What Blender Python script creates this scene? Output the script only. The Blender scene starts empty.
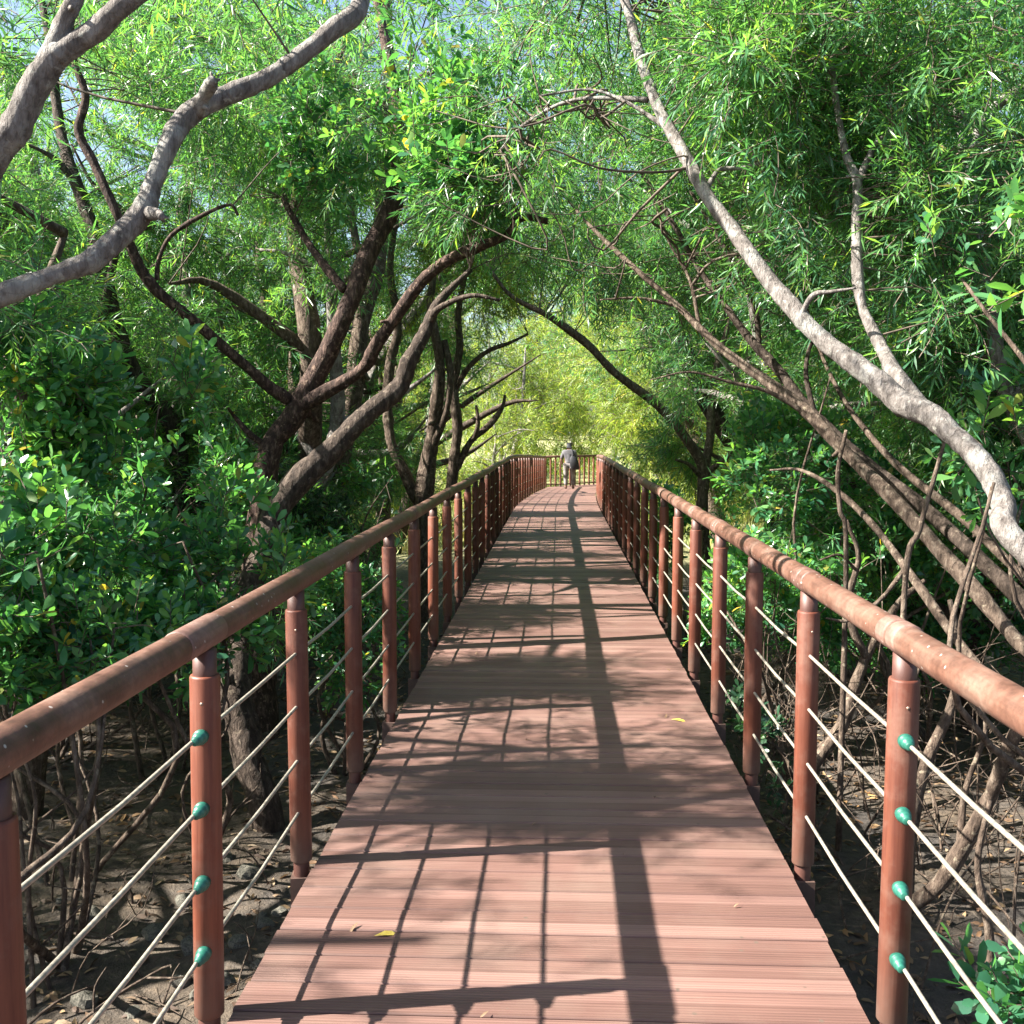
import bpy, math, random
import numpy as np
from mathutils import Vector, Euler, noise as mnoise

SEED = 11
rng = np.random.default_rng(SEED)
random.seed(SEED)
R = math.radians
scene = bpy.context.scene
COL = scene.collection

# ------------------------------------------------------------------ camera
FPX = 1025.0
CAM = Vector((0.0, 0.0, 1.55))
CROT = Euler((R(90 - 4.57), 0, R(2.57)), 'XYZ')
CM = CROT.to_matrix()
CMN = np.array(CM)

def P(px, py, d):
    """point of the photo's ray at world depth y = d"""
    v = CM @ Vector(((px - 512) / FPX, (512 - py) / FPX, -1.0))
    return CAM + v * (d / v.y)

def project(p):
    """(N,3) -> (N,2) pixels"""
    q = (p - np.array(CAM)) @ CMN
    dz = np.maximum(-q[:, 2], 1e-3)
    return np.stack([512 + FPX * q[:, 0] / dz, 512 - FPX * q[:, 1] / dz], 1), -q[:, 2]

# ------------------------------------------------------------------ sun
SUN_EL, SUN_PHI = 40.5, 10.0      # from the left, a little behind the camera
ce, se = math.cos(R(SUN_EL)), math.sin(R(SUN_EL))
TO_SUN = np.array([-ce * math.cos(R(SUN_PHI)), -ce * math.sin(R(SUN_PHI)), se])

# ------------------------------------------------------------------ materials
def new_mat(name):
    m = bpy.data.materials.new(name); m.use_nodes = True
    nt = m.node_tree; nt.nodes.clear()
    out = nt.nodes.new('ShaderNodeOutputMaterial')
    return m, nt, out

def N(nt, t, **kw):
    n = nt.nodes.new(t)
    for k, v in kw.items():
        if k in n.inputs: n.inputs[k].default_value = v
        else: setattr(n, k, v)
    return n

def ramp(nt, fac, stops):
    r = nt.nodes.new('ShaderNodeValToRGB')
    e = r.color_ramp.elements
    while len(e) < len(stops): e.new(0.5)
    for el, (p, c) in zip(e, stops):
        el.position = p; el.color = (c[0], c[1], c[2], 1)
    nt.links.new(fac, r.inputs['Fac'])
    return r.outputs['Color']

def mix(nt, fac, a, b, mode='MIX'):
    m = nt.nodes.new('ShaderNodeMix'); m.data_type = 'RGBA'; m.blend_type = mode
    for sock, v in ((m.inputs[0], fac), (m.inputs[6], a), (m.inputs[7], b)):
        if hasattr(v, 'is_linked'): nt.links.new(v, sock)
        else: sock.default_value = v if not isinstance(v, tuple) else (*v, 1)[:4]
    return m.outputs[2]

def leaf_mat(name, cols, trans, tcol, rough=0.42, tfac=0.42):
    m, nt, out = new_mat(name)
    g = N(nt, 'ShaderNodeNewGeometry')
    c = ramp(nt, g.outputs['Random Per Island'], cols)
    tc = N(nt, 'ShaderNodeTexCoord')
    nz = N(nt, 'ShaderNodeTexNoise', Scale=1.3, Detail=2.0)
    nt.links.new(tc.outputs['Object'], nz.inputs['Vector'])
    v = ramp(nt, nz.outputs['Fac'], [(0.3, (0.66, 0.76, 0.95)), (0.5, (0.95, 0.97, 0.95)), (0.7, (1.35, 1.2, 0.9))])
    c = mix(nt, 1.0, c, v, 'MULTIPLY')
    p = N(nt, 'ShaderNodeBsdfPrincipled', Roughness=rough)
    p.inputs['Specular IOR Level'].default_value = 0.6
    nt.links.new(c, p.inputs['Base Color'])
    t = N(nt, 'ShaderNodeBsdfTranslucent')
    tcm = mix(nt, 1.0, c, trans, 'MULTIPLY')
    nt.links.new(tcm, t.inputs['Color'])
    ms = N(nt, 'ShaderNodeMixShader', Fac=tfac)
    nt.links.new(p.outputs[0], ms.inputs[1]); nt.links.new(t.outputs[0], ms.inputs[2])
    nt.links.new(ms.outputs[0], out.inputs[0])
    return m

def bark_mat(name, dark, mid, light, scale=1.0, bump=0.5, patch=None):
    m, nt, out = new_mat(name)
    tc = N(nt, 'ShaderNodeTexCoord')
    mp = N(nt, 'ShaderNodeMapping'); mp.inputs['Scale'].default_value = (14 * scale, 14 * scale, 5 * scale)
    nt.links.new(tc.outputs['Object'], mp.inputs['Vector'])
    n1 = N(nt, 'ShaderNodeTexNoise', Scale=1.0, Detail=7.0, Roughness=0.65)
    nt.links.new(mp.outputs[0], n1.inputs['Vector'])
    n2 = N(nt, 'ShaderNodeTexNoise', Scale=3.2 * scale, Detail=3.0)
    nt.links.new(tc.outputs['Object'], n2.inputs['Vector'])
    c = ramp(nt, n1.outputs['Fac'], [(0.3, dark), (0.52, mid), (0.72, light)])
    if patch:
        f = ramp(nt, n2.outputs['Fac'], [(0.52, (0, 0, 0)), (0.6, (1, 1, 1))])
        c = mix(nt, f, c, patch)
    vo = N(nt, 'ShaderNodeTexVoronoi', Scale=1.0, feature='DISTANCE_TO_EDGE')
    mp2 = N(nt, 'ShaderNodeMapping'); mp2.inputs['Scale'].default_value = (38, 38, 13); wv = N(nt, 'ShaderNodeVectorMath', operation='ADD')
    nt.links.new(tc.outputs['Object'], mp2.inputs['Vector']); nt.links.new(mp2.outputs[0], wv.inputs[0]); nt.links.new(n1.outputs['Color'], wv.inputs[1]); nt.links.new(wv.outputs[0], vo.inputs['Vector'])
    c = mix(nt, ramp(nt, vo.outputs['Distance'], [(0.0, (.38, .38, .38)), (0.06, (0, 0, 0))]), c, (dark[0] * .6, dark[1] * .6, dark[2] * .6))
    n6 = N(nt, 'ShaderNodeTexNoise', Scale=26.0, Detail=3.0); nt.links.new(tc.outputs['Object'], n6.inputs['Vector'])
    c = mix(nt, ramp(nt, n6.outputs['Fac'], [(0.62, (0, 0, 0)), (0.68, (.7, .7, .7))]), c, (light[0] * 1.15, light[1] * 1.2, light[2] * 1.12))
    p = N(nt, 'ShaderNodeBsdfPrincipled', Roughness=0.85)
    p.inputs['Specular IOR Level'].default_value = 0.25
    nt.links.new(c, p.inputs['Base Color'])
    b = N(nt, 'ShaderNodeBump', Strength=bump, Distance=0.03)
    nt.links.new(n1.outputs['Fac'], b.inputs['Height']); nt.links.new(b.outputs[0], p.inputs['Normal'])
    nt.links.new(p.outputs[0], out.inputs[0])
    return m

def plain_mat(name, c1, c2, scale=20, rough=0.5, bump=0.1, stretch=(1, 1, 1), metallic=0.0, spec=0.5, dist=0.004):
    m, nt, out = new_mat(name)
    tc = N(nt, 'ShaderNodeTexCoord')
    mp = N(nt, 'ShaderNodeMapping'); mp.inputs['Scale'].default_value = stretch
    nt.links.new(tc.outputs['Object'], mp.inputs['Vector'])
    n1 = N(nt, 'ShaderNodeTexNoise', Scale=scale, Detail=5.0, Roughness=0.6)
    nt.links.new(mp.outputs[0], n1.inputs['Vector'])
    c = ramp(nt, n1.outputs['Fac'], [(0.35, c1), (0.65, c2)])
    p = N(nt, 'ShaderNodeBsdfPrincipled', Roughness=rough, Metallic=metallic)
    p.inputs['Specular IOR Level'].default_value = spec
    nt.links.new(c, p.inputs['Base Color'])
    b = N(nt, 'ShaderNodeBump', Strength=bump, Distance=dist)
    nt.links.new(n1.outputs['Fac'], b.inputs['Height']); nt.links.new(b.outputs[0], p.inputs['Normal'])
    nt.links.new(p.outputs[0], out.inputs[0])
    return m

def worn_mat(name, dark, mid, dust):
    m, nt, out = new_mat(name)
    tc = N(nt, 'ShaderNodeTexCoord')
    n1 = N(nt, 'ShaderNodeTexNoise', Scale=5.0, Detail=7.0, Roughness=0.7)
    n2 = N(nt, 'ShaderNodeTexNoise', Scale=38.0, Detail=4.0, Roughness=0.7)
    v = N(nt, 'ShaderNodeTexVoronoi', Scale=26.0)
    mp = N(nt, 'ShaderNodeMapping'); mp.inputs['Scale'].default_value = (60, 3, 60)
    n3 = N(nt, 'ShaderNodeTexNoise', Scale=1.0, Detail=4.0)
    for n in (n1, n2, v): nt.links.new(tc.outputs['Object'], n.inputs['Vector'])
    nt.links.new(tc.outputs['Object'], mp.inputs['Vector']); nt.links.new(mp.outputs[0], n3.inputs['Vector'])
    c = ramp(nt, n1.outputs['Fac'], [(0.32, dark), (0.5, mid), (0.72, dust)])
    c = mix(nt, 1.0, c, ramp(nt, n2.outputs['Fac'], [(0.3, (0.75, 0.75, 0.75)), (0.7, (1.25, 1.25, 1.25))]), 'MULTIPLY')
    c = mix(nt, 1.0, c, ramp(nt, n3.outputs['Fac'], [(0.35, (0.8, 0.8, 0.8)), (0.65, (1.15, 1.15, 1.15))]), 'MULTIPLY')
    c = mix(nt, ramp(nt, v.outputs['Distance'], [(0.07, (1, 1, 1)), (0.11, (0, 0, 0))]), c, (0.33, 0.29, 0.26))
    p = N(nt, 'ShaderNodeBsdfPrincipled'); p.inputs['Specular IOR Level'].default_value = 0.4
    nt.links.new(c, p.inputs['Base Color'])
    rr = ramp(nt, n1.outputs['Fac'], [(0.3, (0.42, 0.42, 0.42)), (0.7, (0.75, 0.75, 0.75))]); nt.links.new(rr, p.inputs['Roughness'])
    b = N(nt, 'ShaderNodeBump', Strength=0.3, Distance=0.003); nt.links.new(n2.outputs['Fac'], b.inputs['Height']); nt.links.new(b.outputs[0], p.inputs['Normal'])
    nt.links.new(p.outputs[0], out.inputs[0]); return m

def post_mat(c1, c2):
    m, nt, out = new_mat('brown_wood_composite')
    tc = N(nt, 'ShaderNodeTexCoord'); oi = N(nt, 'ShaderNodeObjectInfo')
    of = N(nt, 'ShaderNodeVectorMath', operation='SCALE'); of.inputs[0].default_value = (3, 5, 7); nt.links.new(oi.outputs['Random'], of.inputs['Scale'])
    ad = N(nt, 'ShaderNodeVectorMath', operation='ADD'); nt.links.new(tc.outputs['Object'], ad.inputs[0]); nt.links.new(of.outputs[0], ad.inputs[1])
    mp = N(nt, 'ShaderNodeMapping'); mp.inputs['Scale'].default_value = (60, 60, 3.5); nt.links.new(ad.outputs[0], mp.inputs['Vector'])
    n1 = N(nt, 'ShaderNodeTexNoise', Scale=1.0, Detail=6.0, Roughness=0.65); nt.links.new(mp.outputs[0], n1.inputs['Vector'])
    n2 = N(nt, 'ShaderNodeTexNoise', Scale=7.0, Detail=6.0, Roughness=0.7); nt.links.new(ad.outputs[0], n2.inputs['Vector'])
    c = ramp(nt, n1.outputs['Fac'], [(0.3, c1), (0.68, c2)])
    tone = ramp(nt, oi.outputs['Random'], [(0, (0.8, 0.78, 0.78)), (1, (1.2, 1.15, 1.1))])
    c = mix(nt, 1.0, c, tone, 'MULTIPLY')
    c = mix(nt, ramp(nt, n2.outputs['Fac'], [(0.5, (0, 0, 0)), (0.75, (.6, .6, .6))]), c, (0.17, 0.10, 0.075))
    sx = N(nt, 'ShaderNodeSeparateXYZ'); nt.links.new(tc.outputs['Object'], sx.inputs[0])
    mr = N(nt, 'ShaderNodeMapRange'); mr.inputs[1].default_value = 0.22; mr.inputs[2].default_value = 0.0; nt.links.new(sx.outputs['Z'], mr.inputs[0])
    mm = N(nt, 'ShaderNodeMath', operation='MULTIPLY'); nt.links.new(mr.outputs[0], mm.inputs[0]); nt.links.new(n2.outputs['Fac'], mm.inputs[1])
    c = mix(nt, mm.outputs[0], c, (0.14, 0.11, 0.09))       # dried mud splashed round the foot
    p = N(nt, 'ShaderNodeBsdfPrincipled'); p.inputs['Specular IOR Level'].default_value = 0.4
    nt.links.new(ramp(nt, n2.outputs['Fac'], [(0.3, (.45, .45, .45)), (0.7, (.75, .75, .75))]), p.inputs['Roughness'])
    nt.links.new(c, p.inputs['Base Color'])
    b = N(nt, 'ShaderNodeBump', Strength=0.35, Distance=0.002); nt.links.new(n1.outputs['Fac'], b.inputs['Height']); nt.links.new(b.outputs[0], p.inputs['Normal'])
    nt.links.new(p.outputs[0], out.inputs[0]); return m

def deck_mat():
    m, nt, out = new_mat('composite_decking')
    g = N(nt, 'ShaderNodeNewGeometry'); tc = N(nt, 'ShaderNodeTexCoord')
    sy = N(nt, 'ShaderNodeSeparateXYZ'); nt.links.new(tc.outputs['Object'], sy.inputs[0])
    a0 = N(nt, 'ShaderNodeMath', operation='MULTIPLY_ADD'); a0.inputs[1].default_value = 1 / 0.075; a0.inputs[2].default_value = 1.6 / 0.075 + 0.02
    nt.links.new(sy.outputs['Y'], a0.inputs[0])
    fl = N(nt, 'ShaderNodeMath', operation='FLOOR'); nt.links.new(a0.outputs[0], fl.inputs[0])
    wn = N(nt, 'ShaderNodeTexWhiteNoise', noise_dimensions='1D'); nt.links.new(fl.outputs[0], wn.inputs['W'])
    base = ramp(nt, wn.outputs['Value'],
                [(0.0, (0.1286, 0.07009, 0.05645)), (0.6, (0.1697, 0.09539, 0.07788)), (1.0, (0.2142, 0.1285, 0.107))])
    mp = N(nt, 'ShaderNodeMapping'); mp.inputs['Scale'].default_value = (0.7, 70, 1)
    nt.links.new(tc.outputs['Object'], mp.inputs['Vector'])
    n1 = N(nt, 'ShaderNodeTexNoise', Scale=1.6, Detail=6.0, Roughness=0.7)
    nt.links.new(mp.outputs[0], n1.inputs['Vector'])
    c = mix(nt, 1.0, base, ramp(nt, n1.outputs['Fac'], [(0.3, (0.7, 0.67, 0.67)), (0.7, (1.22, 1.22, 1.22))]), 'MULTIPLY')
    n2 = N(nt, 'ShaderNodeTexNoise', Scale=2.3, Detail=5.0, Roughness=0.62)
    nt.links.new(tc.outputs['Object'], n2.inputs['Vector'])
    f = ramp(nt, n2.outputs['Fac'], [(0.45, (0, 0, 0)), (0.78, (0.5, 0.5, 0.5))])
    c = mix(nt, f, c, (0.2016, 0.147, 0.1176))           # dusty wear
    # narrow ridges along each board
    sx = N(nt, 'ShaderNodeSeparateXYZ'); nt.links.new(tc.outputs['Object'], sx.inputs[0])
    ml = N(nt, 'ShaderNodeMath', operation='MULTIPLY'); ml.inputs[1].default_value = 2 * math.pi / 0.0125
    nt.links.new(sx.outputs['Y'], ml.inputs[0])
    sn = N(nt, 'ShaderNodeMath', operation='SINE'); nt.links.new(ml.outputs[0], sn.inputs[0])
    # darker colour along the grooves: a wide one down the middle of each board and the fine ribs
    md = N(nt, 'ShaderNodeMath', operation='PINGPONG'); md.inputs[1].default_value = 0.0375
    ad = N(nt, 'ShaderNodeMath', operation='ADD'); ad.inputs[1].default_value = 1.6 + 15
    nt.links.new(sx.outputs['Y'], ad.inputs[0]); nt.links.new(ad.outputs[0], md.inputs[0])
    gr = N(nt, 'ShaderNodeMapRange'); gr.inputs[1].default_value = 0.002; gr.inputs[2].default_value = 0.007
    nt.links.new(md.outputs[0], gr.inputs[0])
    c = mix(nt, gr.outputs[0], mix(nt, 1.0, c, (0.76, 0.73, 0.73), 'MULTIPLY'), c)
    fr = N(nt, 'ShaderNodeMapRange'); fr.inputs[1].default_value = -1.0; fr.inputs[2].default_value = 0.0
    nt.links.new(sn.outputs[0], fr.inputs[0])
    c = mix(nt, fr.outputs[0], mix(nt, 1.0, c, (0.8, 0.78, 0.78), 'MULTIPLY'), c)
    p = N(nt, 'ShaderNodeBsdfPrincipled', Roughness=0.62)
    n4 = N(nt, 'ShaderNodeTexNoise', Scale=0.55, Detail=4.0, Roughness=0.7)
    nt.links.new(tc.outputs['Object'], n4.inputs['Vector'])
    c = mix(nt, 1.0, c, ramp(nt, n4.outputs['Fac'], [(0.3, (0.78, 0.77, 0.78)), (0.7, (1.15, 1.15, 1.15))]), 'MULTIPLY')
    n5 = N(nt, 'ShaderNodeTexVoronoi', Scale=9.0); nt.links.new(tc.outputs['Object'], n5.inputs['Vector'])
    sp = ramp(nt, n5.outputs['Distance'], [(0.045, (1, 1, 1)), (0.075, (0, 0, 0))])
    c = mix(nt, sp, c, (0.10, 0.07, 0.055))
    p.inputs['Specular IOR Level'].default_value = 0.4
    nt.links.new(c, p.inputs['Base Color'])
    b = N(nt, 'ShaderNodeBump', Strength=0.35, Distance=0.0015)
    nt.links.new(sn.outputs[0], b.inputs['Height'])
    b2 = N(nt, 'ShaderNodeBump', Strength=0.25, Distance=0.004)
    nt.links.new(n1.outputs['Fac'], b2.inputs['Height']); nt.links.new(b.outputs[0], b2.inputs['Normal'])
    nt.links.new(b2.outputs[0], p.inputs['Normal'])
    nt.links.new(p.outputs[0], out.inputs[0])
    return m

def mud_mat():
    m, nt, out = new_mat('mud_and_litter')
    tc = N(nt, 'ShaderNodeTexCoord')
    n1 = N(nt, 'ShaderNodeTexNoise', Scale=0.7, Detail=6.0, Roughness=0.65)
    n2 = N(nt, 'ShaderNodeTexNoise', Scale=14.0, Detail=6.0, Roughness=0.7)
    n3 = N(nt, 'ShaderNodeTexVoronoi', Scale=22.0)
    for n in (n1, n2, n3): nt.links.new(tc.outputs['Object'], n.inputs['Vector'])
    a = ramp(nt, n2.outputs['Fac'], [(0.3, (0.02902, 0.0215, 0.01493)), (0.55, (0.08382, 0.06141, 0.04146)), (0.75, (0.1741, 0.1289, 0.08568))])
    b_ = ramp(nt, n2.outputs['Fac'], [(0.3, (0.0245, 0.021, 0.0196)), (0.7, (0.084, 0.07, 0.0595))])
    f = ramp(nt, n1.outputs['Fac'], [(0.42, (0, 0, 0)), (0.58, (1, 1, 1))])
    c = mix(nt, f, a, b_)
    # far away the ground is dry grass
    sx = N(nt, 'ShaderNodeSeparateXYZ'); nt.links.new(tc.outputs['Object'], sx.inputs[0])
    mr = N(nt, 'ShaderNodeMapRange'); mr.inputs[1].default_value = 17; mr.inputs[2].default_value = 24
    nt.links.new(sx.outputs['Y'], mr.inputs[0])
    gcol = ramp(nt, n2.outputs['Fac'], [(0.3, (0.16, 0.17, 0.06)), (0.7, (0.36, 0.34, 0.16))])
    c = mix(nt, mr.outputs[0], c, gcol)
    p = N(nt, 'ShaderNodeBsdfPrincipled', Roughness=0.8)
    nt.links.new(c, p.inputs['Base Color'])
    b = N(nt, 'ShaderNodeBump', Strength=0.9, Distance=0.05)
    nt.links.new(n2.outputs['Fac'], b.inputs['Height'])
    nt.links.new(b.outputs[0], p.inputs['Normal']); nt.links.new(p.outputs[0], out.inputs[0])
    return m

M = {}
M['narrow'] = leaf_mat('narrow_leaf', [(0, (0.043, 0.1261, 0.065)), (0.45, (0.07912, 0.2182, 0.091)), (0.85, (0.1333, 0.291, 0.0975)), (0.97, (0.172, 0.291, 0.065)), (1, (0.3096, 0.3201, 0.078))], (2.0, 1.95, 0.8), None, 0.36, 0.46)
M['broad'] = leaf_mat('broad_leaf', [(0, (0.03724, 0.1277, 0.0672)), (0.5, (0.07235, 0.2181, 0.09408)), (0.93, (0.1383, 0.2979, 0.1008)), (0.985, (0.1702, 0.2128, 0.05376)), (1, (0.4469, 0.3192, 0.05376))], (2.0, 2.0, 0.7), None, 0.25, 0.43)
M['sunny'] = leaf_mat('pale_leaf', [(0, (0.112, 0.1904, 0.0336)), (0.5, (0.2128, 0.3136, 0.0504)), (0.9, (0.3136, 0.3808, 0.0672)), (1, (0.448, 0.4256, 0.0896))], (1.4, 1.4, 0.8), None, 0.5, 0.45)  # sunlit yellow-green brightness put into the leaf colour
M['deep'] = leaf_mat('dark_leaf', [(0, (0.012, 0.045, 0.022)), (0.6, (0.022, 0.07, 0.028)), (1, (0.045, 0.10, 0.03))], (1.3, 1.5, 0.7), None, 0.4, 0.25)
M['twig'] = plain_mat('twig_bark', (0.0425, 0.0306, 0.0221), (0.136, 0.102, 0.0765), 12, 0.85, 0.3)
M['pale_bark'] = bark_mat('pale_bark', (0.06545, 0.05423, 0.04862), (0.173, 0.1544, 0.1421), (0.2899, 0.2711, 0.2572), 2.2, 1.0, (0.2618, 0.2525, 0.2337))
M['dark_bark'] = bark_mat('dark_bark', (0.01547, 0.01105, 0.00884), (0.05525, 0.03978, 0.03094), (0.1436, 0.1105, 0.0884), 2.0, 1.0)
M['brown_bark'] = bark_mat('brown_bark', (0.02597, 0.01747, 0.01324), (0.09956, 0.0717, 0.05392), (0.2164, 0.1747, 0.1371), 2.0, 1.0)
M['red_bark'] = bark_mat('reddish_bark', (0.01377, 0.008033, 0.006885), (0.05738, 0.03442, 0.02754), (0.218, 0.1434, 0.1148), 2.2, 1.0)
M['deck'] = deck_mat()
M['post'] = post_mat((0.0829, 0.02155, 0.0123), (0.1513, 0.04938, 0.0281))
M['core'] = plain_mat('painted_steel_core', (0.06375, 0.0255, 0.01955), (0.102, 0.0425, 0.0323), 14, 0.55, 0.15)
M['rail'] = worn_mat('weathered_handrail', (0.05609, 0.02521, 0.0173), (0.1122, 0.05438, 0.03706), (0.157, 0.09954, 0.07412))
M['sleeve'] = worn_mat('rail_sleeve', (0.08743, 0.04335, 0.03295), (0.151, 0.08309, 0.06521), (0.2146, 0.1445, 0.1167))
M['cable'] = plain_mat('braided_cable', (0.187, 0.17, 0.1403), (0.357, 0.3272, 0.272), 60, 0.45, 0.3, (1, 1, 1), 0.25)
M['green'] = plain_mat('green_plastic', (0.0068, 0.07225, 0.051), (0.0187, 0.1232, 0.08925), 40, 0.4, 0.1)
M['bolt'] = plain_mat('bolt_metal', (0.2, 0.14, 0.11), (0.4, 0.3, 0.24), 40, 0.4, 0.1, (1, 1, 1), 0.5)
M['beam'] = plain_mat('dark_support', (0.05, 0.03, 0.024), (0.11, 0.06, 0.045), 10, 0.7, 0.2)
M['mud'] = mud_mat()
M['stone'] = plain_mat('stone', (0.04462, 0.04462, 0.03506), (0.1402, 0.1275, 0.102), 9, 0.85, 0.5, dist=0.02)
M['litter'] = leaf_mat('dead_leaf', [(0, (0.0595, 0.02975, 0.017)), (0.5, (0.1615, 0.0935, 0.051)), (1, (0.34, 0.2295, 0.1275))], (1, 1, 1), None, 0.7, 0.15)
M['yellow'] = plain_mat('yellow_leaf', (0.55, 0.40, 0.06), (0.7, 0.55, 0.12), 60, 0.5, 0.1)
M['grass'] = leaf_mat('grass_blade', [(0, (0.10, 0.16, 0.03)), (0.6, (0.26, 0.28, 0.07)), (1, (0.45, 0.40, 0.18))], (1.2, 1.2, 0.8), None, 0.6, 0.35)
M['shirt'] = plain_mat('pale_grey_shirt', (0.0714, 0.0693, 0.0798), (0.1176, 0.1113, 0.1218), 9, 0.8, 0.2)
M['trousers'] = plain_mat('mottled_trousers', (0.0595, 0.051, 0.05525), (0.238, 0.2125, 0.204), 6, 0.85, 0.2)
M['skin'] = plain_mat('skin', (0.2, 0.12, 0.085), (0.26, 0.16, 0.12), 15, 0.5, 0.05)
M['black'] = plain_mat('black_fabric', (0.0042, 0.0049, 0.00875), (0.0105, 0.0112, 0.0175), 20, 0.7, 0.2)

# ------------------------------------------------------------------ object helpers
def tag(o, label=None, cat=None, group=None, kind=None):
    if label: o['label'] = label
    if cat: o['category'] = cat
    if group: o['group'] = group
    if kind: o['kind'] = kind
    return o

def empty(name, loc, label, cat, group=None):
    o = bpy.data.objects.new(name, None); COL.objects.link(o)
    o.location = loc; o.empty_display_size = 0.1
    return tag(o, label, cat, group)

class MB:
    """collects world-space geometry, links it as ONE mesh object"""
    def __init__(self):
        self.v = []; self.q = []; self.t = []; self.qm = []; self.tm = []; self.n = 0
    def add(self, v, quads=None, tris=None, qm=0):
        v = np.asarray(v, dtype=np.float64).reshape(-1, 3)
        if quads is not None and len(quads):
            q = np.asarray(quads, dtype=np.int64).reshape(-1, 4) + self.n
            self.q.append(q); self.qm.append(np.broadcast_to(np.asarray(qm), (len(q),)).copy())
        if tris is not None and len(tris):
            t = np.asarray(tris, dtype=np.int64).reshape(-1, 3) + self.n
            self.t.append(t); self.tm.append(np.full(len(t), qm if np.isscalar(qm) else 0))
        self.v.append(v); self.n += len(v)
    def tube(self, pts, radii, seg=8, qm=0, sub=4, wob=0.0, cap=True, smooth=True):
        pts = np.array([tuple(p) for p in pts], float); radii = np.asarray(radii, float)
        if np.isscalar(radii) or radii.ndim == 0: radii = np.full(len(pts), float(radii))
        if len(radii) == 2 and len(pts) > 2: radii = np.linspace(radii[0], radii[1], len(pts))
        if smooth and len(pts) > 2:
            a = np.vstack([2 * pts[0] - pts[1], pts, 2 * pts[-1] - pts[-2]]); o = []; rr = []
            for i in range(len(pts) - 1):
                p0, p1, p2, p3 = a[i], a[i + 1], a[i + 2], a[i + 3]
                for k in range(sub):
                    t = k / sub
                    o.append(0.5 * ((2 * p1) + (p2 - p0) * t + (2 * p0 - 5 * p1 + 4 * p2 - p3) * t * t + (3 * p1 - p0 - 3 * p2 + p3) * t ** 3))
                    rr.append(radii[i] * (1 - t) + radii[i + 1] * t)
            o.append(pts[-1]); rr.append(radii[-1]); pts = np.array(o); radii = np.array(rr)
        if wob and len(pts) > 12:      # swellings along a limb
            k_ = max(4, len(pts) // 5); radii = radii * (1 + np.interp(np.arange(len(pts)), np.linspace(0, len(pts) - 1, k_), rng.normal(0, .075, k_)))
            pts = pts + np.stack([np.interp(np.arange(len(pts)), np.linspace(0, len(pts) - 1, k_), rng.normal(0, 1, k_)) for _ in range(3)], 1) * (radii * .12)[:, None]
        n = len(pts)
        tan = np.gradient(pts, axis=0); tan /= np.linalg.norm(tan, axis=1)[:, None] + 1e-9
        ref = np.array([0, 0, 1.0]) if abs(tan[0][2]) < 0.9 else np.array([1.0, 0, 0])
        u = np.cross(tan[0], ref); u /= np.linalg.norm(u)
        ang = np.linspace(0, 2 * math.pi, seg, endpoint=False); V = []
        for i in range(n):
            u = u - tan[i] * np.dot(u, tan[i]); u /= np.linalg.norm(u) + 1e-9
            w = np.cross(tan[i], u)
            r = radii[i] * (1 + (rng.normal(0, wob, seg) + rng.normal(0, wob * 0.8) if wob else 0))
            V.append(pts[i] + (np.cos(ang) * r)[:, None] * u + (np.sin(ang) * r)[:, None] * w)
        V = np.vstack(V); i = np.arange(n - 1)[:, None] * seg; j = np.arange(seg)[None, :]; j2 = (j + 1) % seg
        q = np.stack([i + j, i + j2, i + seg + j2, i + seg + j], -1).reshape(-1, 4)
        tr = []
        if cap:
            V = np.vstack([V, pts[0], pts[-1]]); c0 = n * seg; c1 = c0 + 1
            for k in range(seg):
                tr.append((c0, (k + 1) % seg, k)); tr.append((c1, (n - 1) * seg + k, (n - 1) * seg + (k + 1) % seg))
        self.add(V, q, tr, qm)
        return pts, radii
    def lathe(self, prof, x, y, seg=20):
        """prof: list of (r, z) turned about a vertical axis"""
        a = np.linspace(0, 2 * math.pi, seg, endpoint=False)
        V = np.vstack([np.stack([x + r * np.cos(a), y + r * np.sin(a), np.full(seg, z)], 1) for r, z in prof])
        i = np.arange(len(prof) - 1)[:, None] * seg; j = np.arange(seg)[None, :]; j2 = (j + 1) % seg
        self.add(V, np.stack([i + j, i + j2, i + seg + j2, i + seg + j], -1).reshape(-1, 4))
    def box(self, lo, hi):
        x0, y0, z0 = lo; x1, y1, z1 = hi
        v = [(x0, y0, z0), (x1, y0, z0), (x1, y1, z0), (x0, y1, z0), (x0, y0, z1), (x1, y0, z1), (x1, y1, z1), (x0, y1, z1)]
        self.add(v, [(0, 3, 2, 1), (4, 5, 6, 7), (0, 1, 5, 4), (1, 2, 6, 5), (2, 3, 7, 6), (3, 0, 4, 7)])
    def build(self, name, mats, parent=None, smooth=True):
        if not isinstance(mats, (list, tuple)): mats = [mats]
        v = np.vstack(self.v)
        off = np.array(parent.matrix_world.translation) if False else (np.array(parent_loc(parent)) if parent else np.zeros(3))
        v = v - off
        q = np.vstack(self.q) if self.q else np.zeros((0, 4), int)
        t = np.vstack(self.t) if self.t else np.zeros((0, 3), int)
        qm = np.concatenate(self.qm) if self.qm else np.zeros(0, int)
        tm = np.concatenate(self.tm) if self.tm else np.zeros(0, int)
        me = bpy.data.meshes.new(name)
        me.vertices.add(len(v)); me.vertices.foreach_set('co', v.astype(np.float32).ravel())
        me.loops.add(q.size + t.size)
        me.loops.foreach_set('vertex_index', np.concatenate([q.ravel(), t.ravel()]).astype(np.int32))
        me.polygons.add(len(q) + len(t))
        st = np.concatenate([np.arange(len(q)) * 4, q.size + np.arange(len(t)) * 3]).astype(np.int32)
        me.polygons.foreach_set('loop_start', st)
        me.polygons.foreach_set('material_index', np.concatenate([qm, tm]).astype(np.int32))
        me.polygons.foreach_set('use_smooth', np.full(len(q) + len(t), smooth, dtype=bool))
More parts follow.
